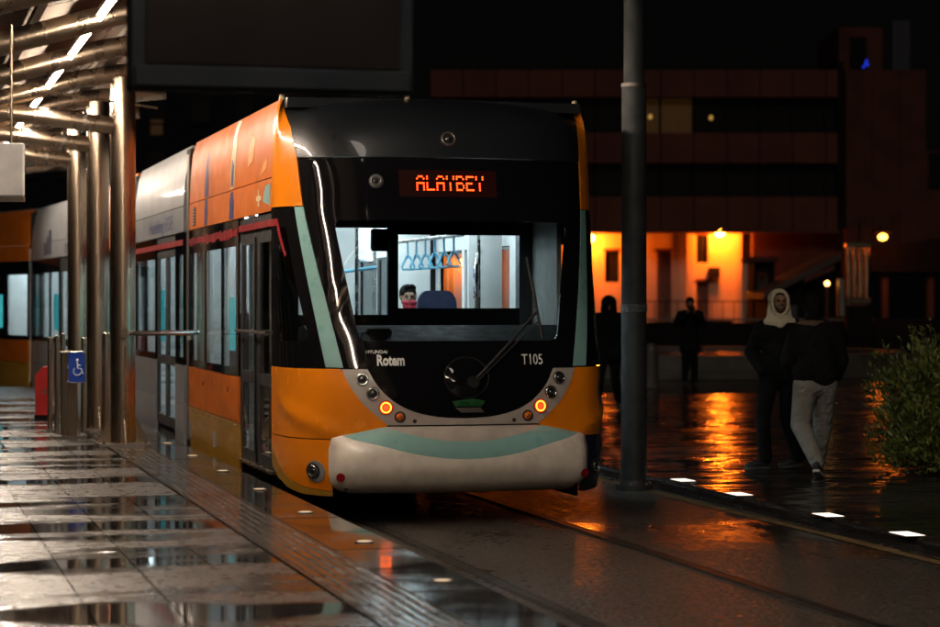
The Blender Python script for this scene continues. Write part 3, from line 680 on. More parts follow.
for k in range(6):
    Y = 19.2 + k * .36; q = MB()
    st = MB().tube([(4.89, Y, 2.30), (4.89 + .005, Y, 2.13)], .010, 6).build('hand_strap', M['strap'], rl, 40)
    t = [(-.014, .07), (.014, .07), (.066, -.035), (.056, -.06), (-.056, -.06), (-.066, -.035)]
    q.tube([(4.895 + a, Y + a * .2, 2.085 + b) for a, b in t], .0125, 6, closed=True); o = q.build('hand_strap', M['strap'], rl, 40)
def seat(X, Y, zf, par):
    q = MB().box(-.22, -.05, .42, .22, .42, .50, .03).build('seat', M['seat'], par, loc=(X, Y, zf))
    pf = rnd([(-.21, .48), (.21, .48), (.19, 1.02), (.13, 1.10), (-.13, 1.10), (-.19, 1.02)], .05)
    MB().prism(pf, 'y', -.09, -.02).build('seat_back', M['seat'], q); MB().box(-.16, .02, 0, .16, .3, .42).build('seat_base', M['inpanel'], q)
for X, Y, z in ((5.14, 20.9, .72), (3.42, 20.6, .5), (3.42, 21.5, .5), (5.2, 22.0, .5)): seat(X, Y, z, tram)
MB().box(4.62, 20.6, .34, XR, 22.3, .72).build('seat_podium', M['inpanel'], tram)

for sg in (-1, 1):
    X0, X1 = sorted((TX + sg * 1.262, TX + sg * 1.285))
    for a, b, z0, z1 in ((19.35, 22.6, .36, 1.10), (19.35, 19.44, 1.10, 2.62), (20.27, 20.36, 1.10, 2.62), (21.40, 21.50, 1.10, 2.62), (22.48, 22.6, 1.10, 2.62), (19.44, 20.27, 2.23, 2.62), (20.36, 21.40, 2.23, 2.62), (21.50, 22.48, 2.23, 2.62)):
        MB().box(X0, a, z0, X1, b, z1).build('wall_lining', M['inwhite'], tram)
    X0, X1 = sorted((TX + sg * 1.18, TX + sg * 1.21))
    MB().box(X0, 18.6, .36, X1, 18.72, 2.6).build('door_pillar', M['inwhite'], tram); MB().box(X0, 19.25, .36, X1, 19.45, 2.6).build('door_pillar', M['inwhite'], tram)
for X, Y, wd in ((3.30, 19.30, .42), (3.28, 20.35, .36), (3.30, 21.45, .40)):
    MB().box(X, Y, .36, X + wd, Y + .03, 2.35).build('draught_screen', M['inwhite'], tram)
MB().box(3.15, 20.75, 1.25, 3.17, 21.15, 1.75).build('cyan_glow_panel', mat('cyan_glow_panel', (.02, .2, .22), .4, emit=(.05, .55, .6), estr=.8), tram)  # added glowing panel that puts a cyan spot in the window

# ---- the following modules
def module(x, y, yaw, L, body, upper, name_seed, text=None, doors=((1.2, 2.9),), lit=True):
    """flat-sided car section; local y runs backwards from its front end"""
    mo = empty('tram_section', (x, y, 0), yaw); mo.parent = tram
    c = lambda q, n, m, sm=None: q.build(n, m, mo, sm)
    H = 1.325
    for sg in (-1, 1):
        def B(a, b, z0, z1, n, m, out=0.0, th=.03):
            x1 = sg * (H + out); x0 = sg * (H + out - th); return c(MB().box(min(x0, x1), a, z0, max(x0, x1), b, z1), n, m)
        # upper panel with a leaned-in top
        q = MB(); prof = [(H, 2.712), (H * .99, 2.95), (H * .965, 3.2), (H * .93, 3.335), (H * .9, 3.335), (H * .9, 2.712)]
        c(q.prism([(sg * a, b) for a, b in prof], 'y', 0, L), 'roof_side_panel', upper, 60)
        B(0, L, 2.44, 2.704, 'upper_side_panel', upper)
        B(0, L, .10, .33, 'underside_fairing', M['matblack'], -.05)
        edges = []; last = 0
        segs = []
        for a, b in doors:
            if a > last: segs.append((last, a))
            last = b
        if last < L: segs.append((last, L))
        for a, b in doors:
            q = MB(); m_ = (a + b) / 2
            xs = [a, a + .10, m_ - .10, m_ + .10, b - .10, b]
            def DB(y0, y1, z0, z1): q.box(*( (sg * H - .05, y0, z0, sg * H - .02, y1, z1) if sg > 0 else (sg * H + .02, y0, z0, sg * H + .05, y1, z1)))
            for y0, y1 in ((xs[0], xs[1]), (xs[2], xs[3]), (xs[4], xs[5])): DB(y0, y1, .345, 2.43)
            for y0, y1 in ((xs[1], xs[2]), (xs[3], xs[4])):
                DB(y0, y1, .345, .45); DB(y0, y1, 1.02, 1.12); DB(y0, y1, 2.2, 2.43)
            d = c(q, 'door', M['matblack'])
            for y0, y1 in ((xs[1], xs[2]), (xs[3], xs[4])):
                for z0, z1 in ((.45, 1.02), (1.12, 2.2)):
                    X = sg * (H - .035); c(MB().box(X - .002, y0, z0, X + .002, y1, z1), 'door_pane', M['wintint'])
        for a, b in segs:
            if b - a < .2: continue
            n = max(1, round((b - a) / 1.1)); q = MB()
            cuts = [a + (b - a) * k / n for k in range(n + 1)]
            def WB(y0, y1, z0, z1): q.box(min(sg * H, sg * (H - .03)), y0, z0, max(sg * H, sg * (H - .03)), y1, z1)
            WB(a, b, 1.06, 1.13); WB(a, b, 2.20, 2.432)
            for k, y0 in enumerate(cuts): WB(max(a, y0 - .045), min(b, y0 + .045), 1.13, 2.20)
            c(q, 'window_surround', M['black'])
            for k in range(n):
                X = sg * (H - .012); c(MB().box(X - .002, cuts[k] + .045, 1.13, X + .002, cuts[k + 1] - .045, 2.2), 'window', M['wintint'])
            B(a, b, .655, 1.052, 'lower_side_panel', body)
            B(a, b, .20, .648, 'skirt_panel', body if body is M['silver'] else M['yellow'])
    c(MB().box(-1.2, 0, 3.26, 1.2, L, 3.335), 'roof', M['roofblack'])
    c(MB().box(-.9, .4, 3.335, .9, L - .4, 3.39, .03), 'roof_equipment', M['silver'])
    c(MB().box(-1.27, 0, .30, 1.27, L, .34), 'saloon_floor', M['infloor'])
    ce = c(MB().box(-1.18, 0, 2.62, 1.18, L, 2.66), 'saloon_ceiling', M['inwhite'])
    for X in (-.62, .62): MB().box(X - .07, .3, 2.585, X + .07, L - .3, 2.615).build('ceiling_light', M['strip'], mo)
    for sg in (-1, 1):
        X0, X1 = sorted((sg * 1.262, sg * 1.285))
        for a, b, z0, z1 in [(0, L, 2.23, 2.62)] + [(sa, sb, .36, 1.10) for sa, sb in segs] + [(sa, sa + .09, 1.1, 2.23) for sa, sb in segs] + [(sb - .09, sb, 1.1, 2.23) for sa, sb in segs if sb - sa > .3]:
            c(MB().box(X0, a, z0, X1, b, z1), 'wall_lining', M['inwhite'])
    for yy in (.9, L * .5, L - .9):
        c(MB().box(-1.15, yy + .5, .36, -.78, yy + .53, 2.35), 'draught_screen', M['inwhite'])
        c(MB().box(-.02, yy, .34, .30, yy + .04, 2.3), 'draught_screen', M['inwhite'])
        c(MB().tube([(-.5, yy, .34), (-.5, yy, 2.6)], .017, 8), 'grab_pole', M['strap'], 40)
    for yy in (L * .32, L * .66): c(MB().box(-1.16, yy, 1.25, -1.14, yy + .45, 1.85), 'cyan_glow_panel', bpy.data.materials['cyan_glow_panel'])  # more added panels, their cyan glow showing behind the side windows
    for yy in (.5, L - .7):
        q = c(MB().box(.6, yy, .80, 1.05, yy + .45, .88, .03), 'seat', M['seat']); MB().box(.6, yy, .88, 1.05, yy + .07, 1.45, .03).build('seat_back', M['seat'], mo)
        MB().box(.65, yy + .1, .34, 1.0, yy + .4, .80).build('seat_base', M['inpanel'], mo)
    return mo
def flat_text(par, s, size, y0, z0, m, width, x=-1.328):
    vs, fs = textmesh(s, size); x1 = max(v[0] for v in vs); k = width / x1
    me = bpy.data.meshes.new('side_lettering'); me.from_pydata([(x, y0 - a * k, z0 + b) for a, b in vs], [], fs); me.materials.append(m); return link('side_lettering', me, par)
x, y = TX, 22.64
for (Ln, yaw, body, upper, doors, kind) in [(4.7, 0.0, M['silver'], M['silver'], ((.7, 2.5),), 2), (5.2, R(1), M['orange_dirty'], M['orange_dirty'], ((2.6, 4.3),), 3), (5.9, R(4), M['silver'], M['silver'], ((.9, 2.6),), 4), (5.6, R(17), M['orange_dirty'], M['orange_dirty'], ((2.2, 3.9),), 5)]:
    # joint: corrugated gangway as two clear rings, hollow inside
    d = Vector((-math.sin(yaw), math.cos(yaw), 0))
    g = MB()
    for k in range(4):
        for (xa, xb, za, zb) in ((-1.30, -1.16, .25, 3.28), (1.16, 1.30, .25, 3.28), (-1.16, 1.16, 3.1, 3.28), (-1.16, 1.16, .25, .34)):
            g.box(xa, .03 + k * .08, za, xb, .075 + k * .08, zb)
            if k < 3:
                ins = .03; g.box(xa + (ins if xa < -1 else 0), .075 + k * .08, za + .02, xb - (ins if xb > 1.2 else 0), .11 + k * .08, zb - .02)
    o = g.build('bellows', M['matblack'], tram); o.location = (x, y, 0); o.rotation_euler = (0, 0, yaw)
    if kind == 2: 
        MB().box(-1.318, .03, .30, -1.302, .20, 3.22).build('joint_strip', M['steeldark'], o)
    x += d.x * .38; y += d.y * .38
    mo = module(x, y, yaw, Ln, body, upper, kind, doors=doors)
    if kind == 2:
        flat_text(mo, 'Hudding EGE', .22, 3.1, 2.49, M['blue'], 2.2)
        MB().box(-1.330, .05, 2.30, -1.3255, 4.6, 2.36).build('red_stripe', M['red'], mo)
    if kind == 4:
        flat_text(mo, 'EGE', .2, 2.0, 2.49, M['navy'], .9)
        for k in range(3): MB().box(-1.332, 3.5 + k * .3, 2.5, -1.326, 3.66 + k * .3, 2.9 - .1 * k).build('print_mark', M['navy'], mo)
    x += d.x * Ln; y += d.y * Ln

# ------------------------------------------------------------------ platform canopy
can = empty('platform_canopy', (0, 0, 0))
tag(can, 'stainless steel tube canopy with fluorescent tubes over the platform', 'canopy')
RIB = [(-2.3, .32), (-2.28, 1.4), (-2.15, 2.1), (-1.7, 2.65), (-1.0, 3.02), (0, 3.36), (.9, 3.61), (1.7, 3.84), (2.0, 3.90), (2.3, 3.95), (2.95, 4.02)]
RP = smooth_path(RIB, 4)
ribz = lambda X: tab([(a, b) for a, b in RP if a > -2.29], X)
ribd = MB().tube([(a, 0, b) for a, b in RP], .088, 18).build('rib', M['steel'], None, 50, 'mesh')
PITCH = 2.65; Y1 = 21.75
ys = [Y1 + PITCH * k for k in range(-9, 7)]  # farthest bays are added so their tubes light the rear tram sections
for Y in ys: link('rib', ribd, can, (0, Y, 0))
armd = MB().tube([(a, 0, b) for a, b in smooth_path([(2.20, 3.42), (1.9, 3.445), (1.4, 3.50), (.9, 3.53), (.3, 3.43), (-.2, 3.29)], 5)], .086, 18).build('arm', M['steel'], None, 50, 'mesh')
clampd = MB().tube([(1.83, 0, 3.452), (1.87, 0, 3.449)], .102, 18).build('clamp', M['steeldark'], None, 50, 'mesh')
for k, Y in enumerate(ys):
    if 9 <= k <= 11:
        link('arm', armd, can, (0, Y, 0)); link('clamp', clampd, can, (0, Y, 0))
        col = MB().tube([(2.22, Y, ZP), (2.22, Y, ribz(2.22) - .05)], .122, 28).build('column', M['steel'], can, 50)
        MB().box(2.22 - .25, Y - .25, ZP + .001, 2.22 + .25, Y + .25, ZP + .022).build('base_plate', M['steeldark'], col)
        for a in range(4):
            dx, dy = [(1, 0), (0, 1), (-1, 0), (0, -1)][a]
            q = MB(); tri = [(.12, .022), (.24, .022), (.24, .05), (.13, .26), (.12, .26)]
            if dx: q.prism([(2.22 + dx * u, ZP + v) for u, v in tri], 'y', Y - .008, Y + .008)
            else: q.prism([(Y + dy * u, ZP + v) for u, v in tri], 'x', 2.22 - .008, 2.22 + .008)
            q.build('gusset', M['steel'], col)
            bx, by = [(.2, .2), (-.2, .2), (-.2, -.2), (.2, -.2)][a]
            MB().disc((2.22 + bx, Y + by, ZP + .05), (0, 0, 1), .018, .03, 8).build('anchor_bolt', M['chrome'], col)
for k in range(len(ys) - 1):
    a, b = ys[k], ys[k + 1]; X = 1.5; z = ribz(X) - .02
    hou = MB().box(X - .035, a + .14, z + .025, X + .035, b - .14, z + .06).build('light_housing', M['steeldark'], can)
    MB().tube([(X, a + .12, z), (X, b - .12, z)], .0105, 10).build('fluorescent_tube', M['tube'], hou, 50)
    for X in (-1.2, .1, 1.05, 2.0, 2.8):
        zz = ribz(X) + .115; MB().box(X - .03, a, zz, X + .03, b, zz + .05).build('purlin', M['steeldark'], can)
    for (xa, xb) in ((-2.0, -.55), (-.53, .72), (.74, 1.88), (1.90, 3.05)):
        q = MB(); za, zb = ribz(xa) + .19, ribz(xb) + .19
        q.add([(xa, a + .02, za), (xb, a + .02, zb), (xb, b - .02, zb), (xa, b - .02, za), (xa, a + .02, za + .02), (xb, a + .02, zb + .02), (xb, b - .02, zb + .02), (xa, b - .02, za + .02)], [(0, 1, 2, 3), (7, 6, 5, 4), (0, 4, 5, 1), (1, 5, 6, 2), (2, 6, 7, 3), (3, 7, 4, 0)])
        q.build('roof_sheet', M['canopyskin'], can)
MB().tube([(1.9, Y1 - .05, 3.68), (2.55, Y1 - .05, 3.60)], .012, 8).build('tie_rod', M['steel'], can)
MB().tube([(1.1, Y1 - .05, 3.80), (1.9, Y1 - .05, 3.68)], .012, 8).build('tie_rod', M['steel'], can)
q = MB().box(-1.62, 16, 3.0, -1.58, 40, 3.04).build('led_strip', M['cyan'], can)

# hanging information board seen from behind, and a white sign
ib = empty('information_board', (1.67, 9.45, 0))
tag(ib, 'large dark switched-off information board hanging over the platform', 'information board')
xa, xb = -.685, .545
MB().box(xa, -.07, 2.60, xb, .07, 3.32, .012).build('case', M['screenframe'], ib)
MB().box(xa + .07, -.078, 2.71, xb - .07, -.0705, 3.25).build('screen', M['screen'], ib)
MB().box(xa + .02, -.082, 2.615, xb - .02, -.0705, 2.70, .004).build('lower_trim', M['screenframe'], ib)
for X in (-.45, .45): MB().tube([(X, 0, 3.32), (X, 0, ribz(1.67 + X) + .14)], .022, 10).build('hanger', M['steeldark'], ib, 50)
p = view(spot(4, 15), 15)
ws = empty('white_sign', (p[0], p[1], 0), -YAW)
tag(ws, 'white hanging sign panel with dark lower rail beneath the canopy tubes', 'sign')
MB().box(-.40, -.02, 2.42, .137, .02, 2.78, .008).build('sign_panel', M['panelwhite'], ws)
MB().box(-.40, -.03, 2.385, .137, .03, 2.418).build('lower_rail', M['steeldark'], ws)
for X in (-.3, .05): MB().tube([(X, 0, 2.78), (X, 0, 3.58)], .01, 8).build('hanger', M['steel'], ws)

# rail on the first column, gate posts, blue sign, red box
hr = empty('barrier_rail', (2.22, Y1 - .14, ZP))
tag(hr, 'polished horizontal barrier rail reaching from the first column towards the tram', 'barrier')
MB().tube([(.0, 0, 1.085), (.70, -.02, 1.09), (.72, -.02, 1.09)], [.026, .026, .02], 14).build('rail', M['chrome'], hr, 50)
MB().tube([(.0, .02, 1.085), (.0, -.03, 1.085)], .045, 14).build('flange', M['steel'], hr, 50)
MB().box(.60, -.05, 1.02, .64, .01, 1.065).build('hinge_block', M['steeldark'], hr)
def gate_post(px, yd, h, wpx, label, mt='steel', nm='gate_post'):
    p = view(spot(px, yd), yd); e = empty(nm, (p[0], p[1], ZP)); r = wpx * yd / FPX / 2
    MB().tube([(0, 0, 0), (0, 0, h)], r, 16).build('post', M[mt], e, 50); MB().ball((0, 0, h), (r, r, r * .5)).build('cap', M[mt], e, 50)
    MB().disc((0, 0, .015), (0, 0, 1), r * 1.8, .015, 18).build('flange', M['steeldark'], e, 50)
    tag(e, label, 'post', 'steel posts of the platform gate'); return e
gp = empty('gate_pedestal', (*view(spot(71, 22.9), 22.9)[:2], ZP), -YAW)
tag(gp, 'square steel gate pedestal carrying the blue sign', 'pedestal')
MB().box(-.085, -.10, 0, .085, .10, .86, .012).build('body', M['steel'], gp)
MB().box(-.095, -.11, .86, .095, .11, .885, .006).build('lid', M['steeldark'], gp)
MB().box(-.13, -.14, 0, .13, .14, .014).build('foot_plate', M['steeldark'], gp)
bs = empty('blue_access_sign', (*view(spot(78, 22.6), 22.6)[:2], ZP), -YAW)
tag(bs, 'blue sign with white wheelchair symbol on the gate pedestal', 'sign')
sq = rnd([(-.10, .57), (.075, .57), (.075, .88), (-.10, .88)], .03)
MB().prism(sq, 'y', -.012, .012).build('plate', M['signblue'], bs)
MB().tube([(a, -.014, b) for a, b in sq], .006, 6, closed=True).build('rim', M['chrome'], bs)
q = MB(); q.ball((-.005, -.016, .80), (.016, .005, .016), 1)
q.tube([(-.005, -.016, .78), (0, -.016, .715), (.035, -.016, .712), (.05, -.016, .66)], .0065, 6)
q.tube([(-.005, -.016, .748), (.03, -.016, .745)], .005, 6)
q.tube([(.0 + .04 * math.cos(t) - .005, -.016, .685 + .04 * math.sin(t)) for t in [math.pi * .75 + k * .45 for k in range(9)]], .006, 6)
q.build('wheelchair_symbol', M['white'], bs)
gate_post(50, 24.0, 1.0, 5, 'thin steel gate post beside the red box, first from the picture edge')
gate_post(57, 23.8, 1.02, 5, 'thin steel gate post second from the picture edge')
gate_post(63, 23.4, 1.05, 5, 'thin steel gate post against the square pedestal')
gate_post(84, 23.8, 1.0, 6, 'steel gate post between the blue sign and the columns')
gate_post(106, 23.0, 1.06, 8, 'steel gate post between the first and second column')
rb = empty('red_cabinet', (*view(spot(43, 26.5), 26.5)[:2], ZP), -YAW)
tag(rb, 'red enamel cabinet behind the gate posts at the platform end', 'cabinet')
MB().prism([(-.07, .05), (.10, .05), (.10, .62), (.02, .62), (-.07, .52)], 'y', -.12, .12).build('cabinet', M['redbox'], rb)
MB().box(-.08, -.13, 0, .11, .13, .05).build('plinth', M['dark'], rb); MB().box(.02, -.126, .3, .06, -.12, .36).build('handle', M['steeldark'], rb)

# ------------------------------------------------------------------ catenary pole
pp = view(spot(634, 20.2), 20.2)
pole = empty('catenary_pole', (pp[0], pp[1], 0))
tag(pole, 'tall thick grey steel pole beside the track', 'pole')
zj = height(85, 20.2)
MB().tube([(0, 0, 0), (0, 0, zj)], [.118, .112], 28).build('shaft', M['galv'], pole, 50)
MB().tube([(0, 0, zj), (0, 0, 8.5)], [.094, .086], 28).build('shaft', M['galv'], pole, 50)
MB().tube([(0, 0, zj - .02), (0, 0, zj + .012)], .117, 28).build('collar', M['steeldark'], pole, 50)
MB().tube([(0, 0, 0), (0, 0, .05), (0, 0, .052), (0, 0, .09)], [.17, .17, .14, .13], 24).build('base', M['galv'], pole, 50)
for k in range(6):
    a = k * math.pi / 3; MB().disc((.15 * math.cos(a), .15 * math.sin(a), .075), (0, 0, 1), .014, .03, 6).build('bolt', M['steeldark'], pole)
MB().tube([(0, 0, 1.62), (0, 0, 1.69)], .121, 28).build('band', mat('worn_white_sticker', (.10, .105, .11), .6, var=.6, scale=25), pole, 50)

# ------------------------------------------------------------------ people
def blob(name, bones, m, parent, vox=.016, it=4):
    """overlapping tapered limbs fused into one skin"""
    b = MB()
    for bn in bones:
        p0, r0, p1, r1 = bn[:4]; fl = bn[4] if len(bn) > 4 else (1, 1, 1)
        p0, p1 = Vector(p0), Vector(p1); L = (p1 - p0).length; n = max(1, int(L / (min(r0, r1) * .45)))
        for k in range(n + 1):
            t = k / n; r = r0 + (r1 - r0) * t; c = p0.lerp(p1, t); b.ball(c, (r * fl[0], r * fl[1], r * fl[2]), 2)
    o = b.build(name, m, parent)
    mo = o.modifiers.new('r', 'REMESH'); mo.mode = 'VOXEL'; mo.voxel_size = vox; mo.use_smooth_shade = True
    sm = o.modifiers.new('s', 'SMOOTH'); sm.factor = .5; sm.iterations = it
    bpy.context.view_layer.update(); dg = bpy.context.evaluated_depsgraph_get()
    me = bpy.data.meshes.new_from_object(o.evaluated_get(dg)); o.modifiers.clear(); old = o.data; o.data = me; bpy.data.meshes.remove(old)
    me.polygons.foreach_set('use_smooth', [True] * len(me.polygons)); me.name = name
    return o
def rotz(p, a, c=(0, 0)):
    x, y = p[0] - c[0], p[1] - c[1]; return (c[0] + x * math.cos(a) - y * math.sin(a), c[1] + x * math.sin(a) + y * math.cos(a), p[2])
def head_bones(h, a=0.0):
    """face looks to -y, turned by a about the head's axis"""
    x, y, z = h; T = lambda dx, dy, dz: tuple(Vector(rotz((x + dx, y + dy, z + dz), a, (x, y))))
    return [(T(0, .015, .03), .080, T(0, .025, .035), .080, (.95, 1.12, 1.15)), (T(0, -.015, -.03), .066, T(0, -.03, -.075), .045, (1, 1, 1)),
            (T(0, -.092, .005), .011, T(0, -.108, -.022), .014), (T(-.03, -.075, .03), .017, T(.03, -.075, .03), .017), (T(0, -.082, -.058), .016, T(0, -.08, -.062), .016, (1.7, 1, .6)),
            (T(-.078, .01, -.005), .018, T(-.078, .012, .02), .020, (.5, 1, 1.2)), (T(.078, .01, -.005), .018, T(.078, .012, .02), .020, (.5, 1, 1.2)),
            (T(0, .03, -.16), .055, T(0, .015, -.05), .055)]
def eyes(par, h, a=0.0):
    x, y, z = h
    for sx in (-1, 1): MB().ball(rotz((x + sx * .030, y - .080, z + .008), a, (x, y)), (.013, .008, .006), 1).build('eye', M['hair'], par, 60)
def shoe(par, heel, toe, m='shoe', lift=0.0, sole='sole'):
    h, t = Vector(heel), Vector(toe); d = (t - h)
    u = h + Vector((0, 0, .045)); v = t + Vector((0, 0, .03))
    o = blob('shoe', [(u, .042, h.lerp(t, .45) + Vector((0, 0, .05)), .045), (h.lerp(t, .45) + Vector((0, 0, .05)), .045, v, .032), (u + Vector((0, 0, .04)), .042, u, .042)], M[m], par, .010, 2)
    dd = Vector((d.x, d.y, 0)).normalized(); n = Vector((-dd.y, dd.x, 0)); q = MB(); pr = []
    for f_, wd in ((-.22, .028), (0, .038), (.35, .038), (.75, .044), (1.0, .036), (1.12, .016)): pr.append((h + d * f_, wd))
    vs = [];
    for c_, wd in pr:
        for zz in (0.0, .024): vs += [c_ + n * wd + Vector((0, 0, zz)), c_ - n * wd + Vector((0, 0, zz))]
    fs = []
    for i in range(len(pr) - 1):
        a = i * 4; b_ = a + 4; fs += [(a, a + 1, b_ + 1, b_), (a + 2, b_ + 2, b_ + 3, a + 3), (a, b_, b_ + 2, a + 2), (a + 1, a + 3, b_ + 3, b_ + 1)]
    fs += [(0, 2, 3, 1), (len(vs) - 4, len(vs) - 3, len(vs) - 1, len(vs) - 2)]
    q.add(vs, fs).build('sole', M[sole], o)
    return o
def walker(name, loc, rz, sk, label, cat='person', grp=None, vox=.016, jacket='cloth', legs='cloth', face=0.0, hood=None, shoes=True, body_only=False):
    e = empty(name, loc, rz); S = sk; tag(e, label, cat, grp)
    hd = S['head']; leg = []; trou = []
    for k in (0, 1):
        h, kn, an = S['hip'][k], S['knee'][k], S['ankle'][k]
        leg += [(h, .07, kn, .05), (kn, .05, an, .036)]; trou += [(h, S.get('thigh', .105), kn, S.get('kneer', .078)), (kn, S.get('kneer', .078), an, S.get('cuff', .066))]
    arm = []; slv = []
    for k in (0, 1):
        sh, el, wr = S['shoulder'][k], S['elbow'][k], S['wrist'][k]
        arm += [(sh, .05, el, .04), (el, .04, wr, .028)]; slv += [(sh, .080, el, .070), (el, .070, wr, .056)]
    pv, ch = S['pelvis'], S['chest']
    tors = [(pv, .11, ch, .12, (1.25, .85, 1))]
    bo = blob('body', head_bones(hd, face) + [(hd and (hd[0], hd[1] + .03, hd[2] - .16), .05, ch, .09)] + tors + leg + arm + S.get('hands', []), M['skin'], e, vox * .75, 2)
    eyes(e, hd, face)
    c2 = Vector(ch)
    blob('jacket', [(Vector(pv) + Vector((0, 0, S.get('hem', -.02))), .145, pv, .150, (1.22, .95, 1)), (pv, .150, ch, .165, (1.22, .92, 1)), (ch, .16, c2 + Vector((0, .01, .11)), .085, (1.3, .95, 1)), (Vector(S['hip'][0]) + Vector((0, 0, S.get('hem', -.02) + .07)), .135, Vector(S['hip'][1]) + Vector((0, 0, S.get('hem', -.02) + .07)), .135), (S['shoulder'][0], .080, c2 + Vector((0, .01, .13)), .07), (S['shoulder'][1], .080, c2 + Vector((0, .01, .13)), .07)] + slv, M[jacket], e, vox, 3)
    blob('trousers', trou + [(S['hip'][0], .125, S['hip'][1], .125)], M[legs], e, vox, 3)
    return e
# man in the pale hood, half turned to the camera, striding to the left
yd1 = 22.0; p1 = view(spot(779, yd1), yd1, ZPL)
SK = dict(head=(.0, -.02, 1.655), chest=(.02, .0, 1.36), pelvis=(.01, .0, .99), hip=((-.09, -.01, .92), (.10, .02, .92)), knee=((-.17, -.06, .50), (.08, .02, .49)), ankle=((-.14, -.03, .11), (.20, .06, .12)),
          shoulder=((-.175, .01, 1.39), (.20, .02, 1.39)), elbow=((-.27, .06, 1.15), (.29, .07, 1.15)), wrist=((-.18, -.10, .97), (.20, -.10, .97)), cuff=.075)
w1 = walker('person', p1, -YAW, SK, 'person in pale fleece hood and black jacket facing the camera, hands in pockets', face=R(8))
shoe(w1, (-.14, -.03, .0), (-.325, -.09, .0), sole='darksole'); shoe(w1, (.20, .07, .02), (.03, .04, 0), sole='darksole')
hx, hy, hz = SK['head']
ringp = [(hx + .080 * math.cos(t), hy - .060 + .02 * math.sin(t), hz + .0 + (.112 if math.sin(t) > 0 else .14) * math.sin(t)) for t in [2 * math.pi * k / 20 for k in range(20)]]
bl = [(ringp[k], .019, ringp[(k + 1) % 20], .019) for k in range(20)]
for k in range(10):
    a = math.pi * k / 9
    c1 = (hx + .085 * math.cos(a), hy + .05, hz + .02 + .085 * math.sin(a)); bl += [((hx + .080 * math.cos(a), hy - .05, hz + .10 * math.sin(a)), .020, c1, .028)]
bl += [((hx, hy + .09, hz + .04), .085, (hx, hy + .08, hz - .10), .09), ((hx - .078, hy + .02, hz), .030, (hx - .085, hy, hz - .15), .045), ((hx + .078, hy + .02, hz), .030, (hx + .085, hy, hz - .15), .045),
       ((hx - .12, hy - .03, hz - .20), .045, (hx, hy - .085, hz - .235), .045), ((hx + .12, hy - .03, hz - .20), .045, (hx, hy - .085, hz - .235), .045), ((hx - .06, hy - .04, hz - .17), .05, (hx + .06, hy - .04, hz - .17), .05)]
blob('hood', bl, M['hood'], w1, .012, 2)
blob('beard', [((hx - .055, hy - .03, hz - .03), .016, (hx - .04, hy - .065, hz - .085), .022), ((hx + .055, hy - .03, hz - .03), .016, (hx + .04, hy - .065, hz - .085), .022), ((hx - .04, hy - .065, hz - .09), .022, (hx + .04, hy - .065, hz - .09), .022), ((hx - .03, hy - .088, hz - .043), .008, (hx + .03, hy - .088, hz - .043), .008)], M['beard'], w1, .008, 2)
blob('hair', [((hx - .045, hy - .040, hz + .075), .024, (hx + .045, hy - .040, hz + .075), .024)], M['hair'], w1, .01, 2)
# companion in grey trousers walking away
yd2 = 20.8; p2 = view(spot(815, yd2), yd2, ZPL)
SK2 = dict(head=(-.02, .06, 1.61), chest=(.0, .04, 1.33), pelvis=(.03, .0, .97), hip=((-.09, -.02, .88), (.10, .05, .88)), knee=((-.13, .04, .50), (.11, .24, .50)), ankle=((.0, -.14, .15), (.09, .40, .11)),
           shoulder=((-.175, .03, 1.36), (.19, .05, 1.36)), elbow=((-.25, .08, 1.10), (.27, .10, 1.10)), wrist=((-.2, .20, .95), (.24, .2, .95)), thigh=.125, kneer=.098, cuff=.070, hem=.03)
w2 = walker('person', p2, -YAW, SK2, 'person in black jacket and loose grey trousers seen from behind, heel lifted', jacket='cloth2', legs='grey', face=R(160))
shoe(w2, (-.01, -.17, .06), (.05, .0, .0)); shoe(w2, (.09, .38, 0), (.12, .57, 0), sole='darksole')
hx, hy, hz = SK2['head']
blob('hair', [((hx, hy - .02, hz + .04), .096, (hx, hy - .0, hz + .05), .098, (1.0, 1.05, 1.08)), ((hx, hy - .04, hz - .03), .09, (hx, hy - .045, hz - .11), .075)], M['hair'], w2, .012, 2)
blob('collar', [((hx - .11, hy - .03, hz - .175), .045, (hx, hy - .09, hz - .17), .05), ((hx + .11, hy - .03, hz - .175), .045, (hx, hy - .09, hz - .17), .05)], M['fur'], w2, .012, 2)
# a person further off, hands raised to the face with a phone
yd3 = 45; p3 = view(spot(690, yd3), yd3, ZPL)
SK3 = dict(head=(0, 0, 1.62), chest=(0, .02, 1.32), pelvis=(0, .02, .95), hip=((-.09, 0, .9), (.09, 0, .9)), knee=((-.10, -.02, .48), (.09, -.02, .48)), ankle=((-.10, 0, .1), (.10, 0, .1)),
           shoulder=((-.2, 0, 1.42), (.2, 0, 1.42)), elbow=((-.30, -.10, 1.22), (.26, -.12, 1.22)), wrist=((-.10, -.26, 1.42), (.08, -.27, 1.42)), hem=-.25,
           hands=[((-.09, -.27, 1.43), .03, (-.05, -.30, 1.52), .02), ((.07, -.28, 1.43), .03, (.05, -.30, 1.52), .02)])
w3 = walker('person', p3, -YAW, SK3, 'far person in long dark coat raising both hands to the face', vox=.03)
shoe(w3, (-.1, .05, 0), (-.12, -.13, 0), sole='darksole'); shoe(w3, (.1, .05, 0), (.12, -.13, 0), sole='darksole')
MB().box(-.07, -.335, 1.50, .07, -.32, 1.58, .004).build('phone', M['dark'], None, loc=None).parent = w3
blob('hair', [((0, .01, 1.68), .095, (0, .05, 1.60), .09)], M['hair'], w3, .025, 2)
yd4 = 34; p4 = view(spot(609, yd4), yd4, ZPL)
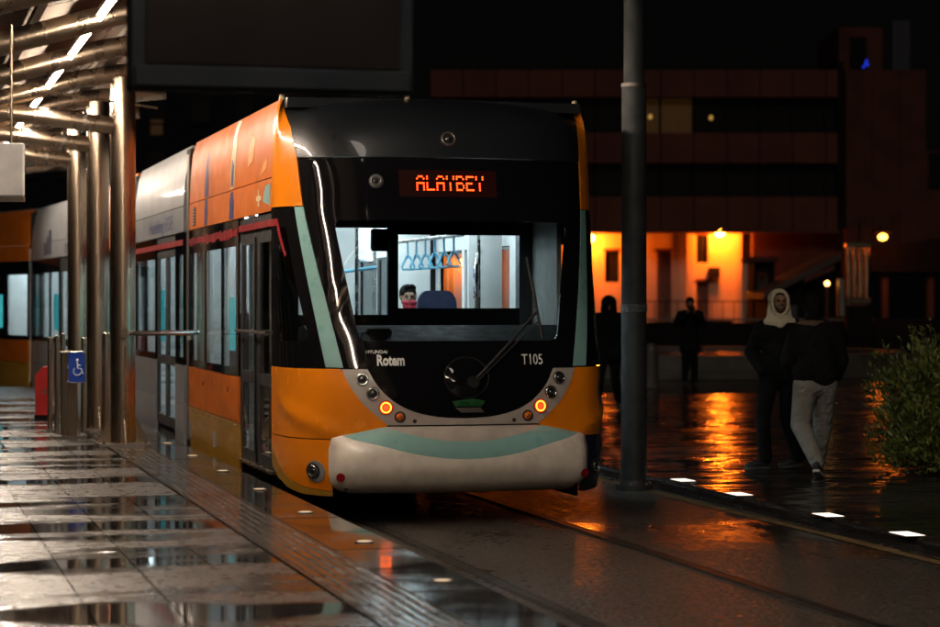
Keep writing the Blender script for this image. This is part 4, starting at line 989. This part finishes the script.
SK4 = dict(head=(0, 0, 1.60), chest=(0, .02, 1.32), pelvis=(0, .02, .95), hip=((-.09, 0, .9), (.09, 0, .9)), knee=((-.15, -.1, .48), (.10, .08, .48)), ankle=((-.17, -.05, .1), (.16, .22, .14)),
           shoulder=((-.2, 0, 1.42), (.2, 0, 1.42)), elbow=((-.28, .04, 1.15), (.28, .04, 1.15)), wrist=((-.2, -.12, .98), (.2, -.12, .98)), hem=-.12)
w4 = walker('person', p4, -YAW, SK4, 'dark walking figure between the tram and the grey pole', vox=.026)
shoe(w4, (-.17, 0, 0), (-.2, -.18, 0), sole='darksole'); shoe(w4, (.16, .25, .02), (.15, .07, 0), sole='darksole')
blob('hood', [((0, .02, 1.64), .13, (0, .05, 1.55), .135), ((0, .04, 1.55), .13, (0, .05, 1.42), .14)], M['cloth'], w4, .025, 2)
# seated passenger with a red mask
ps = empty('person', (4.93, 21.15, .72)); tag(ps, 'seated tram passenger with short black hair and red face mask', 'person')
H = (0, 0, 1.03)
blob('body', head_bones(H, R(-6)) + [((0, .03, .87), .05, (0, .06, .78), .08), ((-.17, .08, .74), .06, (.17, .08, .74), .06), ((0, .08, .72), .14, (0, .10, .5), .13), ((-.17, .08, .74), .05, (-.22, .02, .52), .04), ((.17, .08, .74), .05, (.2, .02, .52), .04), ((-.22, .02, .52), .04, (-.1, -.2, .5), .03), ((.2, .02, .52), .04, (.1, -.2, .5), .03), ((-.09, .1, .5), .08, (-.1, -.32, .48), .06), ((.09, .1, .5), .08, (.1, -.32, .48), .06), ((-.1, -.32, .48), .06, (-.1, -.36, .06), .04), ((.1, -.32, .48), .06, (.1, -.36, .06), .04)], M['skin'], ps, .011, 2)
eyes(ps, H, R(-6))
blob('jacket', [((-.18, .08, .74), .085, (.18, .08, .74), .085), ((0, .08, .72), .165, (0, .10, .52), .165), ((-.18, .08, .74), .08, (-.23, .02, .52), .065), ((.18, .08, .74), .08, (.21, .02, .52), .065), ((-.09, .06, .80), .05, (.09, .06, .80), .05)], M['cloth2'], ps, .014, 3)
blob('hair', [((0, .022, 1.084), .088, (0, .03, 1.086), .088, (.97, 1.08, .93)), ((0, .06, 1.05), .07, (0, .06, 1.0), .06), ((-.074, .015, 1.07), .016, (-.076, .02, 1.035), .012), ((.074, .015, 1.07), .016, (.076, .02, 1.035), .012), ((-.035, -.05, 1.130), .024, (.03, -.052, 1.145), .022), ((.03, -.04, 1.14), .024, (.055, -.02, 1.13), .022)], M['hair'], ps, .007, 2)
blob('face_mask', [((-.055, -.045, .985), .024, (0, -.088, .985), .024), ((.055, -.045, .985), .024, (0, -.088, .985), .024), ((-.045, -.05, .945), .026, (.045, -.05, .945), .026), ((0, -.085, .98), .022, (0, -.075, .935), .026)], M['mask'], ps, .008, 2)

# ------------------------------------------------------------------ bush
bc = view(spot(948, 21.6), 21.6, ZPL)
bush = empty('bush', bc); tag(bush, 'dense narrow-leaved green bush at the plaza edge', 'bush')
random.seed(11); q = MB(); tw = MB()
lumps = [((random.uniform(-.58, .58), random.uniform(-.5, .5), random.uniform(.15, 1.12)), random.choice([.11, .16, .2, .26, .32])) for _ in range(60)]
lumps = [((a, b_, c_ * (1 - .35 * (a * a + b_ * b_) / .58)), r0) for (a, b_, c_), r0 in lumps]
for k in range(20000):
    (cx, cy_, cz), r = random.choice(lumps)
    d = Vector((random.gauss(0, 1), random.gauss(0, 1), random.gauss(0, 1))).normalized()
    c = Vector((cx, cy_, cz)) + d * r * random.uniform(.55, 1.02)
    if c.z < .03: continue
    ax = (d + Vector((0, 0, .9)) + Vector((random.gauss(0, .6), random.gauss(0, .6), random.gauss(0, .4)))).normalized()
    sd_ = ax.cross(Vector((random.gauss(0, 1), random.gauss(0, 1), random.gauss(0, 1)))).normalized()
    L = random.choice([.03, .04, .05, .06, .085]) * random.uniform(.8, 1.25); wd = L * random.uniform(.13, .24)
    q.add([c, c + ax * L * .5 + sd_ * wd, c + ax * L, c + ax * L * .5 - sd_ * wd], [(0, 1, 2, 3)])
for (cx, cy_, cz), r in lumps:
    tw.tube([(cx * .2, cy_ * .2, 0), (cx * .6, cy_ * .6, cz * .5), (cx, cy_, cz)], [.014, .010, .004], 5)
    for _ in range(4):
        d = Vector((random.gauss(0, .5), random.gauss(0, .5), 1)).normalized(); tw.tube([(cx, cy_, cz), Vector((cx, cy_, cz)) + d * r * 1.15], [.004, .0015], 4)
for k in range(60):                         # stray shoots
    a = random.uniform(0, 2 * math.pi); rr = random.uniform(.1, .7); p0 = Vector((rr * math.cos(a), rr * .85 * math.sin(a), 1.15 * (1 - .4 * rr * rr)))
    d = Vector((math.cos(a) * rr, math.sin(a) * rr, random.uniform(.5, 1.4))).normalized(); L = random.uniform(.12, .34)
    tw.tube([p0 - d * .2, p0 + d * L], [.005, .0015], 4)
    for i in range(int(L / .018)):
        c = p0 + d * L * random.random(); ax = (d * .7 + Vector((random.gauss(0, .6), random.gauss(0, .6), random.gauss(0, .4)))).normalized(); sd_ = ax.cross(Vector((random.gauss(0, 1), random.gauss(0, 1), 1))).normalized(); l2 = random.uniform(.03, .07)
        q.add([c, c + ax * l2 * .5 + sd_ * l2 * .17, c + ax * l2, c + ax * l2 * .5 - sd_ * l2 * .17], [(0, 1, 2, 3)])
lf = q.build('foliage', M['leaf'], bush); lf['kind'] = 'stuff'
tw.build('stems', M['twig'], bush)

# ------------------------------------------------------------------ round pool, low wall
pc = view(spot(668, 53.4), 53.4, ZPL)
pool = empty('round_pool', pc); tag(pool, 'low round concrete pool with a stepped rim on the wet plaza', 'pool')
for k in range(24):
    a0, a1 = 2 * math.pi * k / 24 + .004, 2 * math.pi * (k + 1) / 24 - .004
    for nm, r0, r1, z0, z1 in (('rim_stone', 5.0, 5.6, 0, .50), ('step_stone', 5.62, 6.1, 0, .20)):
        q = MB(); vs = []
        for z in (z0, z1):
            for i in range(4):
                a = a0 + (a1 - a0) * i / 3; vs += [(r0 * math.cos(a), r0 * math.sin(a), z), (r1 * math.cos(a), r1 * math.sin(a), z)]
        fs = []
        for i in range(3):
            j = i * 2; fs += [(j, j + 1, j + 3, j + 2), (j + 8, j + 10, j + 11, j + 9), (j + 1, j + 9, j + 11, j + 3), (j, j + 2, j + 10, j + 8)]
        fs += [(0, 8, 9, 1), (6, 7, 15, 14)]
        q.add(vs, fs).build(nm, M['wallconc'], pool)
MB().tube([(0, 0, .30), (0, 0, .42)], 4.99, 48).build('water', M['water'], pool)
hw = empty('low_wall', view(spot(690, 74), 74, ZPL), -YAW); tag(hw, 'long low dark wall in front of the orange-lit building', 'wall')
for k in range(10): MB().box(-7 + k * 1.4 + .01, -.2, 0, -7 + (k + 1) * 1.4 - .01, .2, .98 + .03 * (k % 3)).build('wall_block', M['dark'], hw)
MB().box(-7.05, -.25, 1.05, 7.05, .25, 1.12).build('coping', mat('coping', (.10, .085, .07), .6), hw)
for X in (-1.35, -.1): pass
bo_ = empty('bollard', view(spot(651, 43), 43, ZPL)); tag(bo_, 'short stone bollard beside the grey pole', 'bollard')
MB().tube([(0, 0, 0), (0, 0, .72), (0, 0, .80), (0, 0, .86)], [.15, .14, .12, .05], 20).build('shaft', M['wallconc'], bo_, 40)
MB().disc((0, 0, .04), (0, 0, 1), .19, .04, 20).build('foot', M['wallconc'], bo_, 40)

# ------------------------------------------------------------------ buildings
DB = 110.0; K = DB / FPX
def bx(px): return (px - 470) * K
def bz(py): return ZC + (303 - py) * K
off = empty('office_building', view(0, DB, 0), -YAW)
tag(off, 'long office block with panel bands and an orange-lit ground floor', 'building')
xl, xr = bx(430), bx(838)
MB().box(xl, .6, bz(95), xr, 14, bz(71)).build('upper_core', M['dark'], off)
MB().box(xl, 1.2, bz(228), xr, 14, bz(95)).build('core', M['dark'], off)
pwid = 33 * K
for r_, (ya, yb) in enumerate(((97, 70), (163, 133), (230, 197))):
    k = 0; X = xl
    while X < xr - .2:
        MB().box(X + .03, 0, bz(ya), min(X + pwid, xr) - .03, .35, bz(yb)).build('facade_panel', M['facade'], off); X += pwid; k += 1
    MB().box(xl, .04, bz(ya) + .02, xr, .33, bz(yb) - .02).build('panel_backing', M['dark'], off)
for r_, (ya, yb) in enumerate(((133, 97), (197, 163))):
    X = xl
    while X < xr - .2:
        X1_ = min(X + pwid, xr)
        lit = r_ == 0 and 640 < 470 + (X + .8) / K < 700
        wn = MB().box(X + .06, .55, bz(ya) + .02, X1_ - .06, .58, bz(yb) - .02).build('window', M['amberwin' if lit else 'darkglass'], off)
        MB().box(X - .05, .42, bz(ya) + .02, X + .05, .56, bz(yb) - .02).build('mullion', M['dark'], wn); X += pwid
for px, py in ((651, 116), (712, 117)): MB().ball((bx(px), .45, bz(py)), (.10, .06, .13)).build('office_lamp', M['yellowwin'], off, 60)
# ground floor
q = MB(); zt, zb = bz(232), 0
openings = [(607, 622, 250, 282), (700, 712, 234, 262), (700, 713, 281, 322), (660, 675, 250, 322)]
cutsx = sorted({430, 760} | {a for o in openings for a in o[:2]})
for a, b_ in zip(cutsx, cutsx[1:]):
    ops = [o for o in openings if o[0] <= a and o[1] >= b_]; segs = sorted([(o[2], o[3]) for o in ops]); y = 232
    for (s0, s1) in segs:
        if s0 > y: q.box(bx(a), 1.8, bz(s0), bx(b_), 2.1, bz(y))
        y = s1
    if bz(y) > 0: q.box(bx(a), 1.8, 0, bx(b_), 2.1, bz(y))
q.build('ground_floor_wall', M['plaster'], off)
for i, (a, b_, y0, y1) in enumerate(openings):
    nm = 'door' if y1 > 300 else 'window'
    o = MB().box(bx(a), 2.12, max(0, bz(y1)), bx(b_), 2.18, bz(y0)).build(nm, mat('brown_door', (.10, .045, .025), .5) if nm == 'door' else M['darkglass'], off)
    MB().box(bx(a) - .06, 1.74, bz(y0), bx(b_) + .06, 1.80, bz(y0) + .12).build('lintel', M['facade'], o)
    if nm == 'window': MB().box((bx(a) + bx(b_)) / 2 - .03, 2.08, bz(y1), (bx(a) + bx(b_)) / 2 + .03, 2.12, bz(y0)).build('mullion', M['dark'], o)
    else: MB().box(bx(b_) - .2, 2.06, 1.0, bx(b_) - .15, 2.12, 1.15).build('handle', M['steeldark'], o)
for px in (648, 690, 740): MB().box(bx(px), 1.35, 0, bx(px + 5), 1.8, bz(232)).build('pilaster', M['plaster'], off)
ac = MB().box(bx(712), 1.3, bz(276), bx(723), 1.78, bz(267)).build('air_conditioner', M['dark'], off)
MB().box(bx(755), .8, 0, bx(838), 1.1, bz(232)).build('shutter_wall', M['facade2'], off)
MB().box(xl, -.3, bz(233), xr, .9, bz(230.5)).build('soffit', M['facade'], off)
for k in range(12):
    X = bx(640) + k * .55
    MB().box(X, -2.0, 0, X + .04, -1.96, 1.75).build('railing_bar', M['dark'], off)
MB().box(bx(640), -2.02, 1.75, bx(640) + 6.6, -1.94, 1.80).build('handrail', M['dark'], off)

def floodlight(px, py, yd, label, power, bulb='bulb', r=.24, arm=.9):
    e = empty('floodlight', view(spot(px, yd), yd, height(py, yd)), -YAW); tag(e, label, 'lamp', 'sodium lamps on the far buildings')
    MB().box(-.32, -.10, .12, .32, .45, .26, .04).build('housing', M['dark'], e)
    MB().ball((0, .05, 0), (r, r, r * .75)).build('bulb', M[bulb], e, 60)
    MB().tube([(0, .3, .2), (0, arm, .35), (0, arm, .1)], .04, 8).build('bracket', M['dark'], e, 40)
    ld = bpy.data.lights.new('sodium_light', 'POINT'); ld.energy = power; ld.color = SODIUM; ld.shadow_soft_size = .3
    lo = bpy.data.objects.new('sodium_light', ld); C.objects.link(lo); lo.parent = e; lo.location = (0, -.35, -.25)
    return e
floodlight(720, 233, DB + .9, 'bright sodium lamp on the orange-lit ground floor wall, above the doors', P_SODIUM * .45)
floodlight(590, 238, DB + .9, 'sodium lamp on the orange wall half hidden by the tram', P_SODIUM * .45)
floodlight(465, 262, DB + .9, 'sodium lamp glimpsed through the tram windows', P_SODIUM * .05)

tw_ = empty('brick_tower', view(0, 112.5, 0), -YAW); tag(tw_, 'brown windowless tower block joined to the office block', 'building')
k2 = 112.5 / FPX; tx = lambda px: (px - 470) * k2; tz = lambda py: ZC + (303 - py) * k2
for k, (a, b_) in enumerate(((846, 872), (872.4, 899), (899.4, 926))): MB().box(tx(a), 0, 0, tx(b_), 10, tz(70)).build('wall', M['facade2'], tw_)
MB().box(tx(926.5), .5, 0, tx(1010), 10, tz(150)).build('wing_wall', M['facade2'], tw_)
MB().box(tx(930), .42, tz(188), tx(1000), .5, tz(152)).build('window_band', M['darkglass'], tw_)
MB().box(tx(838.5), .6, 0, tx(845.5), 8, tz(60)).build('dark_gap_strip', M['dark'], tw_)  # dark block filling the gap between tower and office block
rh = MB().box(tx(842), 1, tz(69.5), tx(886), 8, tz(25)).build('roof_hut', M['facade2'], tw_)
MB().box(tx(853), .93, tz(69.5), tx(870), .99, tz(35)).build('door', M['dark'], rh)
MB().box(tx(896), 1, tz(69.5), tx(914), 1.6, tz(18)).build('roof_cabinet', mat('grey_blue', (.03, .03, .045), .8), tw_)
q = MB()
for (a, b_) in ((866, 64), (868, 61), (869, 58), (870, 62)): q.box(tx(a), .86, tz(b_ + 2), tx(a + 1.4), .92, tz(b_))
q.build('blue_sign', M['blueled'], tw_)

# low pavilion, shed, kiosk and barred frame in the dark on the right
pv = empty('pavilion', view(0, 72, ZPL), -YAW); tag(pv, 'dark flat-roofed pavilion with pale posts below the right-hand lamp', 'building')
k3 = 72 / FPX; ax_ = lambda px: (px - 470) * k3; az = lambda py: max(0, ZC + (303 - py) * k3 - ZPL)
MB().prism([(ax_(872), az(272)), (ax_(1010), az(272)), (ax_(1010), az(228)), (ax_(940), az(238)), (ax_(872), az(248))], 'y', 0, 6).build('roof', M['dark'], pv)
for px in (884, 930, 972): MB().box(ax_(px), .3, 0, ax_(px + 6), .6, az(272)).build('post', M['facade'], pv)
MB().box(ax_(889), 4, 0, ax_(1005), 4.2, az(272)).build('back_wall', mat('slate_render', (.05, .055, .075), .6), pv)
MB().box(ax_(872), -.4, 0, ax_(1005), -.2, az(318)).build('front_wall', M['dark'], pv)
e = floodlight(883, 237, 71.2, 'round sodium lamp on the roof of the dark pavilion', P_SODIUM * .02, 'bulbdim', r=.15, arm=.5)
sh = empty('shed', view(0, 84, ZPL), -YAW); tag(sh, 'dark shed with a sloping roof in front of the office block', 'shed')
k4 = 84 / FPX; sx = lambda px: (px - 470) * k4; sz = lambda py: max(0, ZC + (303 - py) * k4 - ZPL)
MB().prism([(sx(768), 0), (sx(842), 0), (sx(842), sz(262)), (sx(768), sz(298))], 'y', 0, 5).build('wall', M['dark'], sh)
MB().prism([(sx(762), sz(299)), (sx(846), sz(256)), (sx(846), sz(250)), (sx(762), sz(293))], 'y', -.5, 5.4).build('roof', mat('shed_roof', (.05, .03, .025), .6), sh)
MB().prism([(sx(802), sz(283)), (sx(832), sz(270)), (sx(832), sz(265)), (sx(802), sz(278))], 'y', -.62, -.505).build('lit_edge_strip', M['facade'], sh)  # lighter colour paints the lit stretch of the roof edge
MB().box(sx(785), -.05, sz(330), sx(797), -.005, sz(305)).build('door', M['inpanel'], sh)
ki = empty('kiosk', view(0, 88, ZPL), -YAW); tag(ki, 'small dark kiosk beside the bright orange wall', 'kiosk')
k5 = 88 / FPX; kx = lambda px: (px - 470) * k5; kz = lambda py: max(0, ZC + (303 - py) * k5 - ZPL)
MB().prism([(kx(752), 0), (kx(772), 0), (kx(775), kz(262)), (kx(754), kz(262))], 'y', 0, 2).build('cabin', M['dark'], ki)
MB().box(kx(748), -.3, kz(262), kx(778), 2.3, kz(257)).build('roof', M['facade2'], ki)
MB().box(kx(757), -.04, kz(300), kx(768), -.004, kz(272)).build('window', M['darkglass'], ki)
fr_ = empty('barred_frame', view(0, 70, ZPL), -YAW); tag(fr_, 'tall steel frame of upright bars glowing orange under the pavilion lamp', 'frame')
k6 = 70 / FPX; fx_ = lambda px: (px - 470) * k6; fz = lambda py: max(0, ZC + (303 - py) * k6 - ZPL)
for px in (849, 855, 861, 867): MB().tube([(fx_(px), 0, fz(305)), (fx_(px), 0, fz(245))], .075, 12).build('bar', M['steel'], fr_, 50)
for (a, b_) in ((248, 242), (304, 298)): MB().box(fx_(845), -.12, fz(a), fx_(871), .12, fz(b_), .03).build('cross_rail', M['steel'], fr_)
MB().box(fx_(846), -.3, 0, fx_(870), .3, fz(306)).build('plinth', M['dark'], fr_)
MB().tube([(fx_(860), 0, fz(242)), (fx_(860), 0, fz(222))], .04, 8).build('finial', M['dark'], fr_)
sl = empty('small_lamp_post', view(spot(827, 66), 66, ZPL), -YAW); tag(sl, 'small post with a dim orange lamp beside the barred frame', 'lamp')
MB().tube([(0, 0, 0), (0, 0, 2.15)], .05, 10).build('post', M['facade'], sl, 50); MB().ball((0, -.02, 2.22), .075).build('bulb', M['bulbsmall'], sl, 60)
MB().box(.30, -.1, 1.2, .55, .1, 2.4, .05).build('cabinet', M['steeldark'], sl)
# dark block behind the station
lb = empty('apartment_block', view(0, 95, 0), -YAW); tag(lb, 'dark apartment block with one dim window behind the tram and columns', 'building')
k7 = 95 / FPX; lx = lambda px: (px - 470) * k7; lz = lambda py: ZC + (303 - py) * k7
MB().box(lx(-80), 0, 0, lx(300), 10, lz(62)).build('wall', mat('night_block', (.010, .009, .012), .9, spec=.1), lb)
for i in range(7):
    for j in range(3):
        px, py = -20 + i * 44, 85 + j * 55; lit = (px == 156 and j == 0) or False
        wn = MB().box(lx(px - 8), -.06, lz(py + 38), lx(px + 10), -.005, lz(py + 12)).build('window', M['darkglass'], lb)
        MB().box(lx(px - 9), -.12, lz(py + 40), lx(px + 11), -.01, lz(py + 38.3)).build('sill', M['dark'], wn)
MB().box(lx(151), -.09, lz(135), lx(163), -.065, lz(120)).build('lit_window', M['amberwin'], lb)
